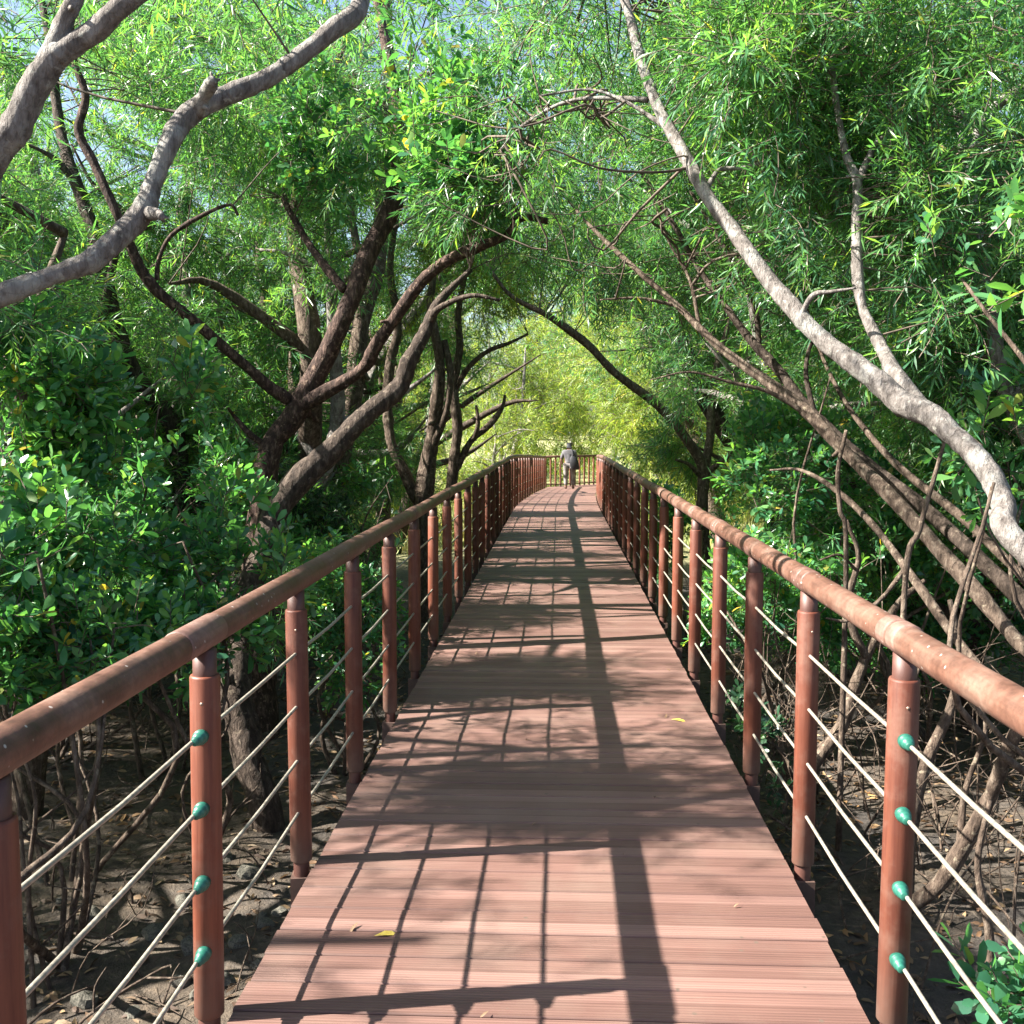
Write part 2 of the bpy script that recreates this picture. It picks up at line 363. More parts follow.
        me.update(calc_edges=True)
        for m in mats: me.materials.append(m)
        o = bpy.data.objects.new(name, me); COL.objects.link(o)
        if parent: o.parent = parent
        return o

def parent_loc(p):
    l = Vector(p.location)
    while p.parent: p = p.parent; l += p.location
    return l

# ------------------------------------------------------------------ ground
def gz(x, y):
    z = -0.98 + 0.10 * mnoise.noise((x * 0.45, y * 0.45, 3.1)) + 0.05 * mnoise.noise((x * 1.7, y * 1.7, 8.2)) + 0.022 * mnoise.noise((x * 5, y * 5, 1.2))
    if y > 18: z -= min(1.0, (y - 18) / 16) * 0.35
    return z + 0.0004 * (x * x) if abs(x) < 40 else z + 0.64

def ground():
    xs = np.concatenate([np.linspace(-260, -16, 12)[:-1], np.linspace(-16, -5, 45)[:-1], np.linspace(-5, 5, 170)[:-1], np.linspace(5, 16, 45)[:-1], np.linspace(16, 260, 12)])
    ys = np.concatenate([np.linspace(-60, -2, 8)[:-1], np.linspace(-2, 10, 180)[:-1], np.linspace(10, 45, 80)[:-1], np.linspace(45, 500, 14)])
    v = [(x, y, gz(x, y)) for y in ys for x in xs]
    nx, ny = len(xs), len(ys)
    i = np.arange(ny - 1)[:, None] * nx; j = np.arange(nx - 1)[None, :]
    b = MB(); b.add(v, np.stack([i + j, i + j + 1, i + nx + j + 1, i + nx + j], -1).reshape(-1, 4))
    tag(b.build('ground', M['mud']), kind='structure')
ground()

# ------------------------------------------------------------------ boardwalk
HW = 0.845; RO = 0.90
def cx(y): return -0.02 + (0.42 * ((y - 20) / 13) ** 1.5 if y > 20 else 0)
def cz(y): return -0.37 * min(1, max(0, (y - 20) / 14)) ** 1.2 if y > 20 else 0.0
END = 34.6
bw = empty('boardwalk', (0, 0, 0), 'long straight boardwalk of reddish brown composite planks laid crosswise, running to the far bend', 'boardwalk')
b = MB(); y = -1.6; pitch = 0.15
def plank(b, p0, p1, q0, q1, z, th=0.025, e=0.004):
    """plank from left edge p0..p1 to right edge q0..q1 with eased upper edges"""
    p0, p1, q0, q1 = map(np.array, (p0, p1, q0, q1)); d = (p1 - p0); d = d / np.linalg.norm(d) * e; dq = (q1 - q0); dq = dq / np.linalg.norm(dq) * e
    V = []
    for a0, a1, dd in ((p0, p1, d), (q0, q1, dq)):
        for pt, zz in ((a0, z - th), (a0, z - e), (a0 + dd, z), (a1 - dd, z), (a1, z - e), (a1, z - th)): V.append((pt[0], pt[1], zz))
    Q = [(k, k + 6, (k + 1) % 6 + 6, (k + 1) % 6) for k in range(6)]
    b.add(V, Q + [(0, 1, 4, 5), (1, 2, 3, 4), (11, 10, 7, 6), (10, 9, 8, 7)])
while y < END:
    y2 = y + pitch - 0.006
    j = random.uniform(-0.003, 0.003); zt = cz(y) + random.uniform(-0.0012, 0.0012)
    plank(b, (cx(y) - HW + j, y), (cx(y2) - HW + j, y2), (cx(y) + HW + j, y), (cx(y2) + HW + j, y2), zt)
    y += pitch
# beyond the bend the planks fan out to the right
dirv = np.array([0.66, 0.75]); nrm = np.array([0.75, -0.66]); c0 = np.array([cx(END), END])
for k in range(17):
    a = c0 + dirv * (0.0 + k * pitch) + nrm * 0.0
    p0 = a - nrm * HW; q0 = a + nrm * (HW + 0.3)
    if k < 10:   # fan
        f = k / 10; n2 = np.array([1 - f * (1 - 0.75), -0.66 * f]); n2 /= np.linalg.norm(n2); p0 = a - n2 * HW; q0 = a + n2 * HW
    w = dirv * (pitch - 0.006)
    plank(b, p0, p0 + w, q0, q0 + w, cz(40) - 0.003 + random.uniform(-.001, .001))
b.build('deck', M['deck'], bw, smooth=False)
for s in (-1, 1):
    b = MB()
    ys = np.linspace(-1.6, END, 60)
    for k in range(len(ys) - 1):
        x0, x1 = cx(ys[k]) + s * (HW - 0.09), cx(ys[k + 1]) + s * (HW - 0.09); z0, z1 = cz(ys[k]) - 0.027, cz(ys[k + 1]) - 0.027
        V = []
        for X, Y, Z in ((x0, ys[k], z0), (x1, ys[k + 1], z1)):
            V += [(X - .03, Y, Z - .18), (X + .03, Y, Z - .18), (X + .03, Y, Z), (X - .03, Y, Z)]
        b.add(V, [(0, 1, 5, 4), (1, 2, 6, 5), (2, 3, 7, 6), (3, 0, 4, 7)])
    b.build('edge_beam', M['beam'], bw, smooth=False)
for yy in np.arange(0.8, 34, 3.0):
    for s in (-1, 1):
        b = MB(); x = cx(yy) + s * (HW - 0.2)
        b.lathe([(0.07, gz(x, yy) - 0.3), (0.07, cz(yy) - 0.21)], x, yy, 12)
        b.build('pile', M['beam'], bw)

# ------------------------------------------------------------------ railings
def rail_point(s, y, h): return np.array([cx(y) + s * RO, y, cz(y) + h])
WIRES = (0.19, 0.38, 0.575, 0.765)
def sweep_bump(b, pts, r, seg=14): b.tube(pts, [r] * len(pts), seg, sub=2)

post_cache = {}
def make_post(parent, x, y, z, couplers):
    key = 'post'
    if key not in post_cache:
        b = MB()
        b.lathe([(0.0, 0.004), (0.035, 0.004), (0.0388, 0.009), (0.0388, 0.912), (0.0365, 0.918), (0.031, 0.918)], 0, 0, 24)
        c = MB()
        c.lathe([(0.028, -0.34), (0.0305, 0.918), (0.0305, 0.985), (0.0, 0.985)], 0, 0, 18)
        post_cache[key] = (b.build('post', M['post']), c.build('post_core', M['core']))
        bb = MB(); bb.box((-0.036, -0.036, -0.24), (0.036, 0.036, -0.05))
        post_cache['br'] = bb.build('bracket', M['beam'], smooth=False)
        post_cache['bolt'] = []
        for zz in (0.85,):
            bo = MB(); bo.tube([(0.003, -0.036, zz), (0.003, -0.0415, zz)], [0.0042, 0.0042], 10, smooth=False)
            post_cache['bolt'].append(bo.build('screw', M['bolt']))
        cp = []
        for h in WIRES:
            g = MB()
            pr = [(.036, .0195), (.0535, .0195), (.054, .0190), (.0555, .0165), (.0560, .0160), (.073, .0155), (.0735, .0150), (.0765, .0125), (.077, .0118), (.092, .0108), (.0925, .0103), (.0945, .007)]
            g.tube([(0, -a_ + .004, h) for a_, _ in pr], [r_ for _, r_ in pr], 18, smooth=False)
            cp.append(g.build('cable_coupler', M['green']))
        post_cache['cp'] = cp
        post_cache['used'] = set()
    src = post_cache[key]
    def inst(o, par, loc=(0, 0, 0)):
        if o.name not in post_cache['used']:
            post_cache['used'].add(o.name); c = o
        else:
            c = o.copy(); COL.objects.link(c)
        c.parent = par; c.location = loc; return c
    p = inst(src[0], parent, Vector((x, y, z)) - parent_loc(parent))
    p.rotation_euler = (random.gauss(0, .0028), random.gauss(0, .0028), random.uniform(-.12, .12))
    inst(src[1], p); inst(post_cache['br'], p)
    if y < 4:
        for o in post_cache['bolt']: inst(o, p)
    if couplers:
        for o in post_cache['cp']: inst(o, p)
    return p

def railing(s, y0, label, ylast):
    rl = empty('cable_railing', (cx(0) + s * RO, 0, 0), label, 'railing')
    ys = [y0 + 0.98 * k for k in range(-2, 60) if y0 + 0.98 * k < ylast]
    for k, yy in enumerate(ys):
        make_post(rl, cx(yy) + s * RO, yy, cz(yy), k == 2)
    b = MB(); py = list(np.arange(-1.5, 20, 0.7)) + list(np.linspace(20, ylast, 18))
    def wav(yy): return np.array([0.003 * math.sin(yy * 2.1 + s), 0, 0.003 * math.sin(yy * 1.7)])
    sweep_bump(b, [rail_point(s, yy, 1.022) + wav(yy) for yy in py], 0.0405, 20)
    hr = b.build('handrail', M['rail'], rl)
    for k, yy in enumerate(ys):
        if k % 2 == (0 if s < 0 else 1) or s > 0:
            for (a, c, rr) in (((-.16, .10, .0425),) if s < 0 else ((-.05, .015, .0435), (.03, .10, .043))):
                b = MB(); b.tube([rail_point(s, yy + a, 1.022), rail_point(s, yy + a + .006, 1.022), rail_point(s, yy + c - .006, 1.022), rail_point(s, yy + c, 1.022)],
                                 [rr - .003, rr, rr, rr - .003], 20, smooth=False)
                b.build('joint_sleeve', M['sleeve'], rl)
    for h in WIRES:
        b = MB(); pts = [rail_point(s, yy, h) for yy in [-1.5] + ys]
        o = []
        for p0, p1 in zip(pts[:-1], pts[1:]):
            o.append(p0); m = (p0 + p1) / 2; m[2] -= random.uniform(0.001, 0.009); o.append(m)
        o.append(pts[-1])
        b.tube(o, [0.0058] * len(o), 8, sub=2, smooth=False)
        b.build('cable', M['cable'], rl)
    return rl
railing(-1, 2.57, 'brown post-and-cable railing with round handrail along the left edge of the boardwalk', 34.4)
railing(1, 2.62, 'brown post-and-cable railing with round handrail along the right edge of the boardwalk', 33.6)

# balustrade across the bend
A0 = rail_point(-1, 34.7, 0); A1 = np.array([A0[0] + 2.0, A0[1] + 1.8, cz(40)])
en = empty('balustrade', A0, 'low brown balustrade of thin upright bars crossing behind the person at the far bend', 'railing')
b = MB(); b.tube([A0 + (0, 0, 1.02), (A0 + A1) / 2 + (0, 0, 1.02), A1 + (0, 0, 1.02)], [0.04] * 3, 12, smooth=False); b.build('handrail', M['rail'], en)
b = MB(); b.tube([A0 + (0, 0, .08), A1 + (0, 0, .08)], [0.02] * 2, 8, smooth=False); b.build('bottom_rail', M['post'], en)
src = None
for k in range(13):
    p = A0 + (A1 - A0) * (k / 12)
    if src is None:
        b = MB(); b.lathe([(0.033, 0), (0.033, 1.0)], A0[0], A0[1], 10); b.v = [v + np.array([0, 0, A0[2]]) for v in b.v]
        src = b.build('baluster', M['post'], en)
    else:
        c = src.copy(); COL.objects.link(c); c.parent = en; c.location = Vector(p - A0)

# ------------------------------------------------------------------ leaves
def narrow_leaf(L, W, bend):
    # base, left, tip, mid, right ; grows along +x, normal +z
    V = np.array([(0, 0, 0), (0.45 * L, W / 2, -0.16 * bend * L + 0.12 * W), (L, 0, -bend * L * 0.8), (0.5 * L, 0, -0.18 * bend * L), (0.45 * L, -W / 2, -0.16 * bend * L + 0.12 * W)])
    return V, np.array([(0, 3, 2, 1), (0, 4, 2, 3)])
def broad_leaf(L, W, bend):
    V = np.array([(0, 0, 0), (0.5 * L, W * 0.42, 0.1 * W - .08 * bend * L), (0.82 * L, W * 0.40, .06 * W - .3 * bend * L), (L, 0, -bend * L * .55), (0.82 * L, -W * 0.40, .06 * W - .3 * bend * L), (0.5 * L, -W * 0.42, 0.1 * W - .08 * bend * L), (0.55 * L, 0, -.14 * bend * L)])
    return V, np.array([(0, 5, 6, 1), (6, 5, 4, 3), (6, 3, 2, 1)])
def rot_to(d, roll):
    d = d / np.linalg.norm(d); ref = np.array([0, 0, 1.0]) if abs(d[2]) < .95 else np.array([0, 1.0, 0])
    y_ = np.cross(ref, d); y_ /= np.linalg.norm(y_); z_ = np.cross(d, y_)
    c, s_ = math.cos(roll), math.sin(roll)
    return np.stack([d, c * y_ + s_ * z_, -s_ * y_ + c * z_], 1)
def sprig(kind, rs):
    V = []; Q = []; MI = []; n = 0
    def put(v, q, mi):
        nonlocal n
        V.append(v); Q.append(q + n); MI.append(np.full(len(q), mi)); n += len(v)
    if kind == 'narrow':
        L = 0.27; cnt = 18; st = np.array([(t, 0.03 * math.sin(t * 9), -0.35 * t * t) for t in np.linspace(0, L, 4)])
        for k in range(cnt):
            t = 0.12 + 0.88 * k / (cnt - 1); pos = np.array([t * L, 0, -0.35 * (t * L) ** 2])
            az = k * 2.4 + rs.uniform(-.4, .4); sp = rs.uniform(.5, 1.2) * (1 if k < cnt - 2 else .4)
            d = np.array([math.cos(sp), math.sin(sp) * math.cos(az), math.sin(sp) * math.sin(az) * .8 - .18])
            lv, lq = narrow_leaf(rs.uniform(.055, .115), rs.uniform(.008, .013), rs.uniform(0, .5))
            put(lv @ rot_to(d, rs.uniform(-.9, .9)).T + pos, lq, 0)
    elif kind == 'broad':
        L = 0.16; st = np.array([(t, 0, 0.4 * t * t) for t in np.linspace(0, L, 3)]); cnt = 9
        for k in range(cnt):
            t = 0.35 + 0.65 * k / (cnt - 1); pos = np.array([t * L, 0, .4 * (t * L) ** 2])
            az = k * 2.4 + rs.uniform(-.5, .5); sp = rs.uniform(.5, 1.25)
            d = np.array([math.cos(sp), math.sin(sp) * math.cos(az), math.sin(sp) * math.sin(az) + .1])
            lv, lq = broad_leaf(rs.uniform(.06, .095), rs.uniform(.03, .044), rs.uniform(-.1, .35))
            put(lv @ rot_to(d, rs.uniform(-.8, .8)).T + pos, lq, 0)
    w = .0028
    for i in range(len(st) - 1):
        a, c = st[i], st[i + 1]
        tri = np.array([(0, w, 0), (0, -w * .5, w * .86), (0, -w * .5, -w * .86)])
        put(np.vstack([a + tri, c + tri * .8]), np.array([(0, 1, 4, 3), (1, 2, 5, 4), (2, 0, 3, 5)]), 1)
    return np.vstack(V), np.vstack(Q), np.concatenate(MI)
_rs = np.random.default_rng(5)
SPR = {k: [sprig(k, _rs) for _ in range(6)] for k in ('narrow', 'broad')}

KEEP = []          # pixel polylines of traced trunks (px, py, halfwidth, depth)
HOLES = [(205, 60, 34, 20), (158, 40, 18, 12), (290, 92, 26, 16), (398, 48, 12, 26), (110, 100, 30, 18), (150, 135, 14, 20), (90, 140, 22, 16), (905, 5, 18, 10), (480, 20, 12, 9), (326, 150, 14, 8)]

# sunlit bands on the deck: (y0, y1, x0, x1, share of the leaves removed)
LIT = [(-3, 3.8, -1.2, 0.45, .965), (-3, 3.8, 0.45, 1.2, .6), (2.4, 5.2, -3.8, -2.2, .75), (3.85, 4.75, -1.2, -0.55, .85), (4.6, 5.05, -.75, .2, .93), (5.25, 5.7, -1.1, 1.0, .95), (4.2, 6.6, .3, 1.1, .8),
       (4.0, 6.5, .5, 1.1, .62), (7.0, 7.8, -.8, .5, .97), (7.2, 9.4, .1, 1.1, .95), (9.3, 10.7, -1.0, 1.0, .97), (11.6, 12.4, -1, 1, .96), (12.9, 15.0, 0.0, 1.2, .97), (13.2, 14.4, -1, .1, .96),
       (15.6, 18.4, -1.1, 1.1, .97), (19.7, 40, -1.5, 3.5, .985), (1.2, 3.7, 0.9, 1.95, .8), (1.2, 3.7, 2.35, 4.5, .7), (3.7, 8, 2.3, 4.5, .7), (26, 48, -9, -1.0, .9)]
def lit_share(x, y):
    f = np.where((y > 7) & (np.abs(x) < 1.3), .4, 0.0)
    for y0, y1, x0, x1, s in LIT:
        f = np.maximum(f, np.where((y > y0 - .1) & (y < y1 + .1) & (x > x0 - .1) & (x < x1 + .1), s, 0))
    return f

def prune(pos, rs, sunprune=True, depthwin=True, kind=None):
    keep = np.ones(len(pos), bool)
    # the corridor people walk through
    keep &= ~((np.abs(pos[:, 0] - np.array([cx(v) for v in pos[:, 1]])) < 1.12) & (pos[:, 2] < 2.45) & (pos[:, 1] > -3) & (pos[:, 1] < 35))
    keep &= np.linalg.norm(pos - np.array(CAM), axis=1) > 1.7
    if sunprune:
        t = pos[:, 2] / TO_SUN[2]
        g = pos - t[:, None] * TO_SUN
        above = pos[:, 2] > 0.1
        keep &= ~(above & (rs.random(len(pos)) < lit_share(g[:, 0], g[:, 1])))
        # openings in the left canopy that let the sun reach the foliage on the right and the near left shrubs
        for xp, y0, y1, z0, z1, s_ in ((1.3, 1.5, 12, 1.9, 7.5, .82), (-2.5, 3.0, 9.0, -.6, 1.4, .93), (-1.0, 2.6, 5.2, 2.0, 4.4, .85), (2.5, 9, 20, 1.5, 6, .55), (0.5, 22, 64, -1, 9, .42)):
            tt = (pos[:, 0] - xp) / TO_SUN[0]; h = pos - tt[:, None] * TO_SUN
            keep &= ~((tt > .7) & (h[:, 1] > y0) & (h[:, 1] < y1) & (h[:, 2] > z0) & (h[:, 2] < z1) & (rs.random(len(pos)) < s_))
    px, dep = project(pos)
    front = dep > 0.2
    for poly, hw, dm in KEEP:
        for i in range(len(poly) - 1):
            a = np.array(poly[i][:2], float); c = np.array(poly[i + 1][:2], float); d0, d1 = poly[i][2], poly[i + 1][2]
            ab = c - a; tt = np.clip(((px - a) @ ab) / (ab @ ab + 1e-6), 0, 1)
            dist = np.linalg.norm(px - (a + tt[:, None] * ab), axis=1)
            near = pos[:, 1] < d0 + (d1 - d0) * tt + 0.15
            keep &= ~(front & near & (dist < hw + 9 + 65 / np.maximum(dep, 2.5)) & (rs.random(len(pos)) < dm))
    for hx, hy, rx, ry in HOLES:
        d = ((px[:, 0] - hx) / rx) ** 2 + ((px[:, 1] - hy) / ry) ** 2
        keep &= ~(front & (d < rs.uniform(.5, 1.3, len(pos))) & (rs.random(len(pos)) < .93))
    if depthwin:
        x, y_ = px[:, 0], px[:, 1]
        win = (pos[:, 1] < 23) & (((x - 560) / 88) ** 2 + ((y_ - 400) / 105) ** 2 < rs.uniform(.6, 1.15, len(pos)))
        keep &= ~(front & win & (rs.random(len(pos)) < .95))
        win = (pos[:, 1] < 34) & (np.abs(x - 505) < 32) & (np.abs(y_ - 440) < 26)
        keep &= ~(front & win & (rs.random(len(pos)) < .9))
        if kind == 'narrow':      # broad-leaved shrubs stand in front on the near left
            keep &= ~(front & (pos[:, 1] < 8.0) & (x < 260) & (y_ > 330) & (rs.random(len(pos)) < .93))
        # mud seen through the railings
        low = (pos[:, 1] < 6.5) & (pos[:, 2] < 0.0) & (((x > 0) & (x < 290) & (y_ > 800)) | ((x > 760) & (x < 1000) & (y_ > 700)))
        keep &= ~(low & (rs.random(len(pos)) < .9))
    return keep

def leaf_mass(mb, pos, dirs, scale, kind, rs):
    rolls = rs.uniform(-.7, .7, len(pos))
    d = dirs / (np.linalg.norm(dirs, axis=1)[:, None] + 1e-9)
    ref = np.where(np.abs(d[:, 2:3]) < .95, np.array([[0, 0, 1.0]]), np.array([[0, 1.0, 0]]))
    y_ = np.cross(ref, d); y_ /= np.linalg.norm(y_, axis=1)[:, None]; z_ = np.cross(d, y_)
    c, s = np.cos(rolls)[:, None], np.sin(rolls)[:, None]
    Rm = np.stack([d, c * y_ + s * z_, -s * y_ + c * z_], 2)
    which = rs.integers(0, 6, len(pos))
    for k in range(6):
        sel = which == k
        if not sel.any(): continue
        V, Q, MI = SPR[kind][k]
        W = np.einsum('nij,vj->nvi', Rm[sel], V) * scale[sel][:, None, None] + pos[sel][:, None, :]
        n = int(sel.sum()); offs = (np.arange(n) * len(V))[:, None, None]
        mb.add(W.reshape(-1, 3), (Q[None] + offs).reshape(-1, 4), None, np.tile(MI, n))

def clump_points(c, rad, n, rs):
    """uneven cloud: several small knots inside the ellipsoid"""
    c = np.array(c); rad = np.array(rad)
    kn = max(3, int(n / 22)); kc = rs.normal(0, 1, (kn, 3)); kc /= np.linalg.norm(kc, axis=1)[:, None]; kc *= rs.uniform(.25, 1, (kn, 1)) ** .6
    ki = rs.integers(0, kn, n)
    u = kc[ki] * .85 + rs.normal(0, .20, (n, 3))
    return c + u * rad, u, c + kc * .85 * rad

def crown(parent, clumps, kind, mat, rs, skeleton, name='crown', dens=1.0, lod=True, droop=-.05, sunprune=True):
    """clumps: (centre xyz, radii xyz, sprig count, size)"""
    mb = MB(); sk = np.array(skeleton)
    for c, rad, n, size in clumps:
        c = np.array(c); d = np.linalg.norm(c - np.array(CAM)); s = 1.0 + max(0.0, d - 9) * .042 if lod else 1.0
        n = int(max(10, n * dens / s ** 1.7))
        pos, u, kn = clump_points(c, rad, n, rs)
        k = prune(pos, rs, sunprune, kind=kind); pos = pos[k]; u = u[k]
        if len(pos) == 0: continue
        dirs = u * .8 + rs.normal(0, .55, u.shape) + np.array([0, 0, droop if kind == 'narrow' else .35])
        leaf_mass(mb, pos, dirs, size * s * rs.uniform(.6, 1.35, len(pos)), kind, rs)
        # branchlets from the skeleton to the knots
        kk = prune(kn, rs, sunprune)
        for q in kn[kk][:14 if d < 14 else 4]:
            dd = np.linalg.norm(sk - q, axis=1); i = int(np.argmin(dd))
            if dd[i] > 2.6: continue
            a = sk[i]; mid = (a + q) / 2 + rs.normal(0, .07 * dd[i], 3) + np.array([0, 0, .06 * dd[i]])
            r0 = min(.011, .004 + .003 * dd[i]) * (s ** .5)
            mb.tube([a, mid, q], [r0, r0 * .65, r0 * .3], 5, 1, sub=3, cap=False)
    if mb.n == 0: return None
    return mb.build(name, [mat, M['twig']], parent, smooth=True)

WS = [1.0]
def trace(pts):      # [(px,py,depth,width_px)] -> world points and radii
    w = [P(p[0], p[1], p[2]) for p in pts]
    r = [p[3] * .43 * WS[0] * p[2] / FPX for p in pts]
    return w, r

def knobs(mb, pts, rad, rs, n, qm=0):
    for _ in range(n):
        i = rs.integers(1, len(pts) - 1); d = rs.normal(0, 1, 3); d /= np.linalg.norm(d)
        L = rad[i] * rs.uniform(1.2, 2.4)
        mb.tube([pts[i], pts[i] + d * L * .6, pts[i] + d * L], [rad[i] * .5, rad[i] * .38, rad[i] * .2], 7, qm, sub=2)

def traced_tree(name, label, cat, bark, limbs, clumps, kind, leaf, base=None, seed=0, group=None, keep=.9, dens=1.0, extra=12, **kw):
    """limbs: first one is the trunk. base: world points that carry the trunk to the ground"""
    rs = np.random.default_rng(1000 + seed)
    WS[0] = {'arching_tree': .78, 'reclining_tree': .66, 'companion_tree': .72, 'forked_tree': .9, 'slanting_tree': .9, 'leaning_tree': 1.0}.get(name, 1.0)
    tw, tr = trace(limbs[0])
    if base:
        tw = [Vector(p) for p, _ in base] + tw; tr = [r for _, r in base] + tr
    g = tw[0]
    root = empty(name, (g.x, g.y, gz(g.x, g.y)), label, cat, group)
    sk = []
    for li, l in enumerate(limbs):
        mb = MB()
        w, r = (tw, tr) if li == 0 else trace(l)
        pts, rad = mb.tube(w, r, 16, 0, sub=8, wob=.03)
        knobs(mb, pts, rad, rs, 3)
        mb.build('trunk' if li == 0 else 'branch', bark, root)
        sk += [p for p in pts]
        if keep: KEEP.append(([(p[0], p[1], p[2]) for p in (l if li or name not in ('slanting_tree', 'forked_tree') else l[{'slanting_tree': 6, 'forked_tree': 2}[name]:][:(6 if name == 'forked_tree' else 99)])], max(p[3] for p in l) * .5, keep))
    WS[0] = 1.0
    sk = np.array(sk)
    cl = [((P(c[0], c[1], c[2])), c[3], c[4], c[5] if len(c) > 5 else 1.0) for c in clumps]
    return root, sk, cl, kind, leaf, rs, dens, kw

PENDING = []
def T(*a, **k): PENDING.append(traced_tree(*a, **k))

# --- left -----------------------------------------------------------
T('leaning_tree', 'pale grey tree whose two bare limbs reach in from the left edge', 'tree', M['pale_bark'],
  [[(-190, 400, 3.6, 44), (-110, 330, 3.6, 34), (0, 297, 3.7, 25), (58, 275, 3.8, 23), (106, 248, 3.9, 25), (142, 214, 4.0, 27), (153, 183, 4.05, 21), (169, 143, 4.1, 22), (194, 111, 4.2, 25), (232, 93, 4.3, 22), (274, 74, 4.4, 21), (325, 36, 4.5, 22), (356, 10, 4.6, 22), (364, -40, 4.8, 20), (380, -120, 5.2, 17)],
   [(-150, 365, 3.6, 34), (-70, 265, 3.55, 34), (0, 155, 3.5, 33), (20, 118, 3.5, 31), (48, 64, 3.5, 31), (66, 50, 3.5, 27), (97, 26, 3.5, 26), (135, -6, 3.5, 25), (230, -80, 3.6, 20)],
   [(46, 66, 3.5, 24), (60, 30, 3.5, 20), (75, -2, 3.5, 19), (90, -60, 3.6, 17)],
   [(194, 112, 4.2, 20), (206, 92, 4.15, 17), (213, 82, 4.1, 13), (217, 80, 4.1, 8)],
   [(142, 212, 4.0, 20), (158, 216, 3.95, 14), (162, 217, 3.9, 8)]],
  [(300, -120, 4.9, (1.0, .9, .5), 240), (120, -130, 4.0, (1.0, .8, .4), 200), (420, -60, 6.0, (.8, .9, .5), 220), (-60, 60, 4.3, (.5, .8, .6), 160)], 'narrow', M['narrow'],
  base=[((-2.75, 3.5, gz(-2.75, 3.5) - .1), .13), ((-2.65, 3.55, -.3), .11), ((-2.6, 3.6, .7), .10)], seed=1)

T('forked_tree', 'dark rough-barked tree with thick leaning trunk forking into bare limbs behind the left shrubs', 'tree', M['red_bark'],
  [[(258, 540, 8.6, 34), (266, 470, 8.6, 32), (278, 438, 8.6, 30), (300, 402, 8.6, 30), (326, 358, 8.6, 27), (350, 302, 8.6, 25), (370, 252, 8.7, 25), (390, 208, 8.8, 24), (398, 165, 8.9, 19), (396, 100, 9.0, 15), (384, 40, 9.2, 12), (370, -40, 9.5, 9)],
   [(298, 408, 8.6, 20), (330, 390, 8.5, 18), (362, 370, 8.4, 17), (372, 352, 8.3, 17), (392, 322, 8.2, 16), (416, 288, 8.1, 16), (446, 262, 8.0, 15), (480, 246, 7.9, 14), (508, 234, 7.9, 12), (522, 218, 7.9, 10), (548, 222, 7.9, 7)],
   [(292, 402, 8.6, 17), (272, 388, 8.5, 15), (250, 370, 8.4, 14), (200, 326, 8.2, 13), (152, 287, 8.0, 13), (132, 250, 7.9, 12), (116, 214, 7.8, 12), (95, 166, 7.8, 12), (78, 132, 7.8, 12), (86, 96, 7.8, 10), (74, 60, 7.8, 8), (70, 0, 7.8, 6)],
   [(344, 290, 8.6, 12), (322, 262, 8.7, 10), (306, 240, 8.8, 9), (290, 212, 8.9, 8), (282, 198, 9.0, 5)],
   [(238, 215, 8.0, 4), (228, 205, 8, 4), (190, 222, 8, 6), (168, 240, 8, 6), (158, 262, 8, 6), (157, 280, 8, 6)],
   [(268, 446, 8.6, 9), (250, 434, 8.5, 8), (236, 418, 8.5, 6), (228, 408, 8.4, 3)]],
  [(400, 90, 8.6, (1.0, .9, .7), 300), (480, 170, 8.2, (.8, .7, .5), 200), (250, 250, 9.4, (1.0, .6, .9), 260), (220, 330, 9.6, (.9, .5, .6), 200), (120, 120, 8.6, (.9, .8, .7), 200), (330, 120, 9.6, (.8, .7, .8), 240), (520, 90, 8.8, (.8, .7, .6), 240)],
  'narrow', M['narrow'], base=[(tuple(P(256, 790, 8.3).xy) + (-1.05,), .2), (tuple(P(256, 660, 8.45)), .16)], seed=2)

T('slanting_tree', 'thick grey-brown trunk rising close beside the left railing and slanting right over it', 'tree', M['dark_bark'],
  [[(276, 862, 6.2, 50), (262, 800, 6.2, 44), (246, 740, 6.3, 41), (238, 690, 6.4, 40), (242, 640, 6.6, 38), (254, 580, 6.8, 36), (272, 520, 7.0, 36), (310, 470, 7.1, 31), (350, 430, 7.2, 27), (380, 405, 7.3, 25), (400, 384, 7.4, 23), (412, 358, 7.4, 20), (426, 330, 7.5, 15), (440, 300, 7.6, 12), (470, 270, 7.8, 7)],
   [(430, 322, 7.5, 9), (440, 308, 7.4, 8), (470, 296, 7.3, 6), (500, 300, 7.3, 4)]],
  [(455, 290, 7.6, (.5, .5, .35), 110), (500, 215, 7.8, (.6, .6, .4), 140)], 'narrow', M['narrow'],
  base=[(tuple(P(282, 880, 6.2).xy) + (-1.2,), .18)], seed=3)

T('bent_tree', 'slim dark bent trunk standing deep in the left thicket below the crossing pale limb', 'tree', M['dark_bark'],
  [[(185, 520, 10.4, 21), (172, 428, 10.4, 20), (142, 382, 10.3, 19), (118, 335, 10.2, 18), (106, 282, 10.2, 18), (94, 232, 10.3, 17), (76, 178, 10.4, 15), (60, 130, 10.6, 13), (52, 60, 10.8, 10), (40, -10, 11, 8)],
   [(86, 196, 10.3, 8), (60, 165, 10.2, 7), (40, 150, 10.1, 5), (10, 138, 10, 4)]],
  [(40, 250, 9.6, (.9, .7, .8), 240), (60, 60, 10.2, (1.2, .9, .8), 280), (190, 190, 10.8, (1.1, .8, .9), 300), (150, 20, 11.2, (1.2, .8, .6), 240), (80, 380, 10.8, (1, .8, .8), 200)], 'narrow', M['narrow'],
  base=[(tuple(P(190, 700, 10.4).xy) + (-1.1,), .14)], seed=4, keep=.97)

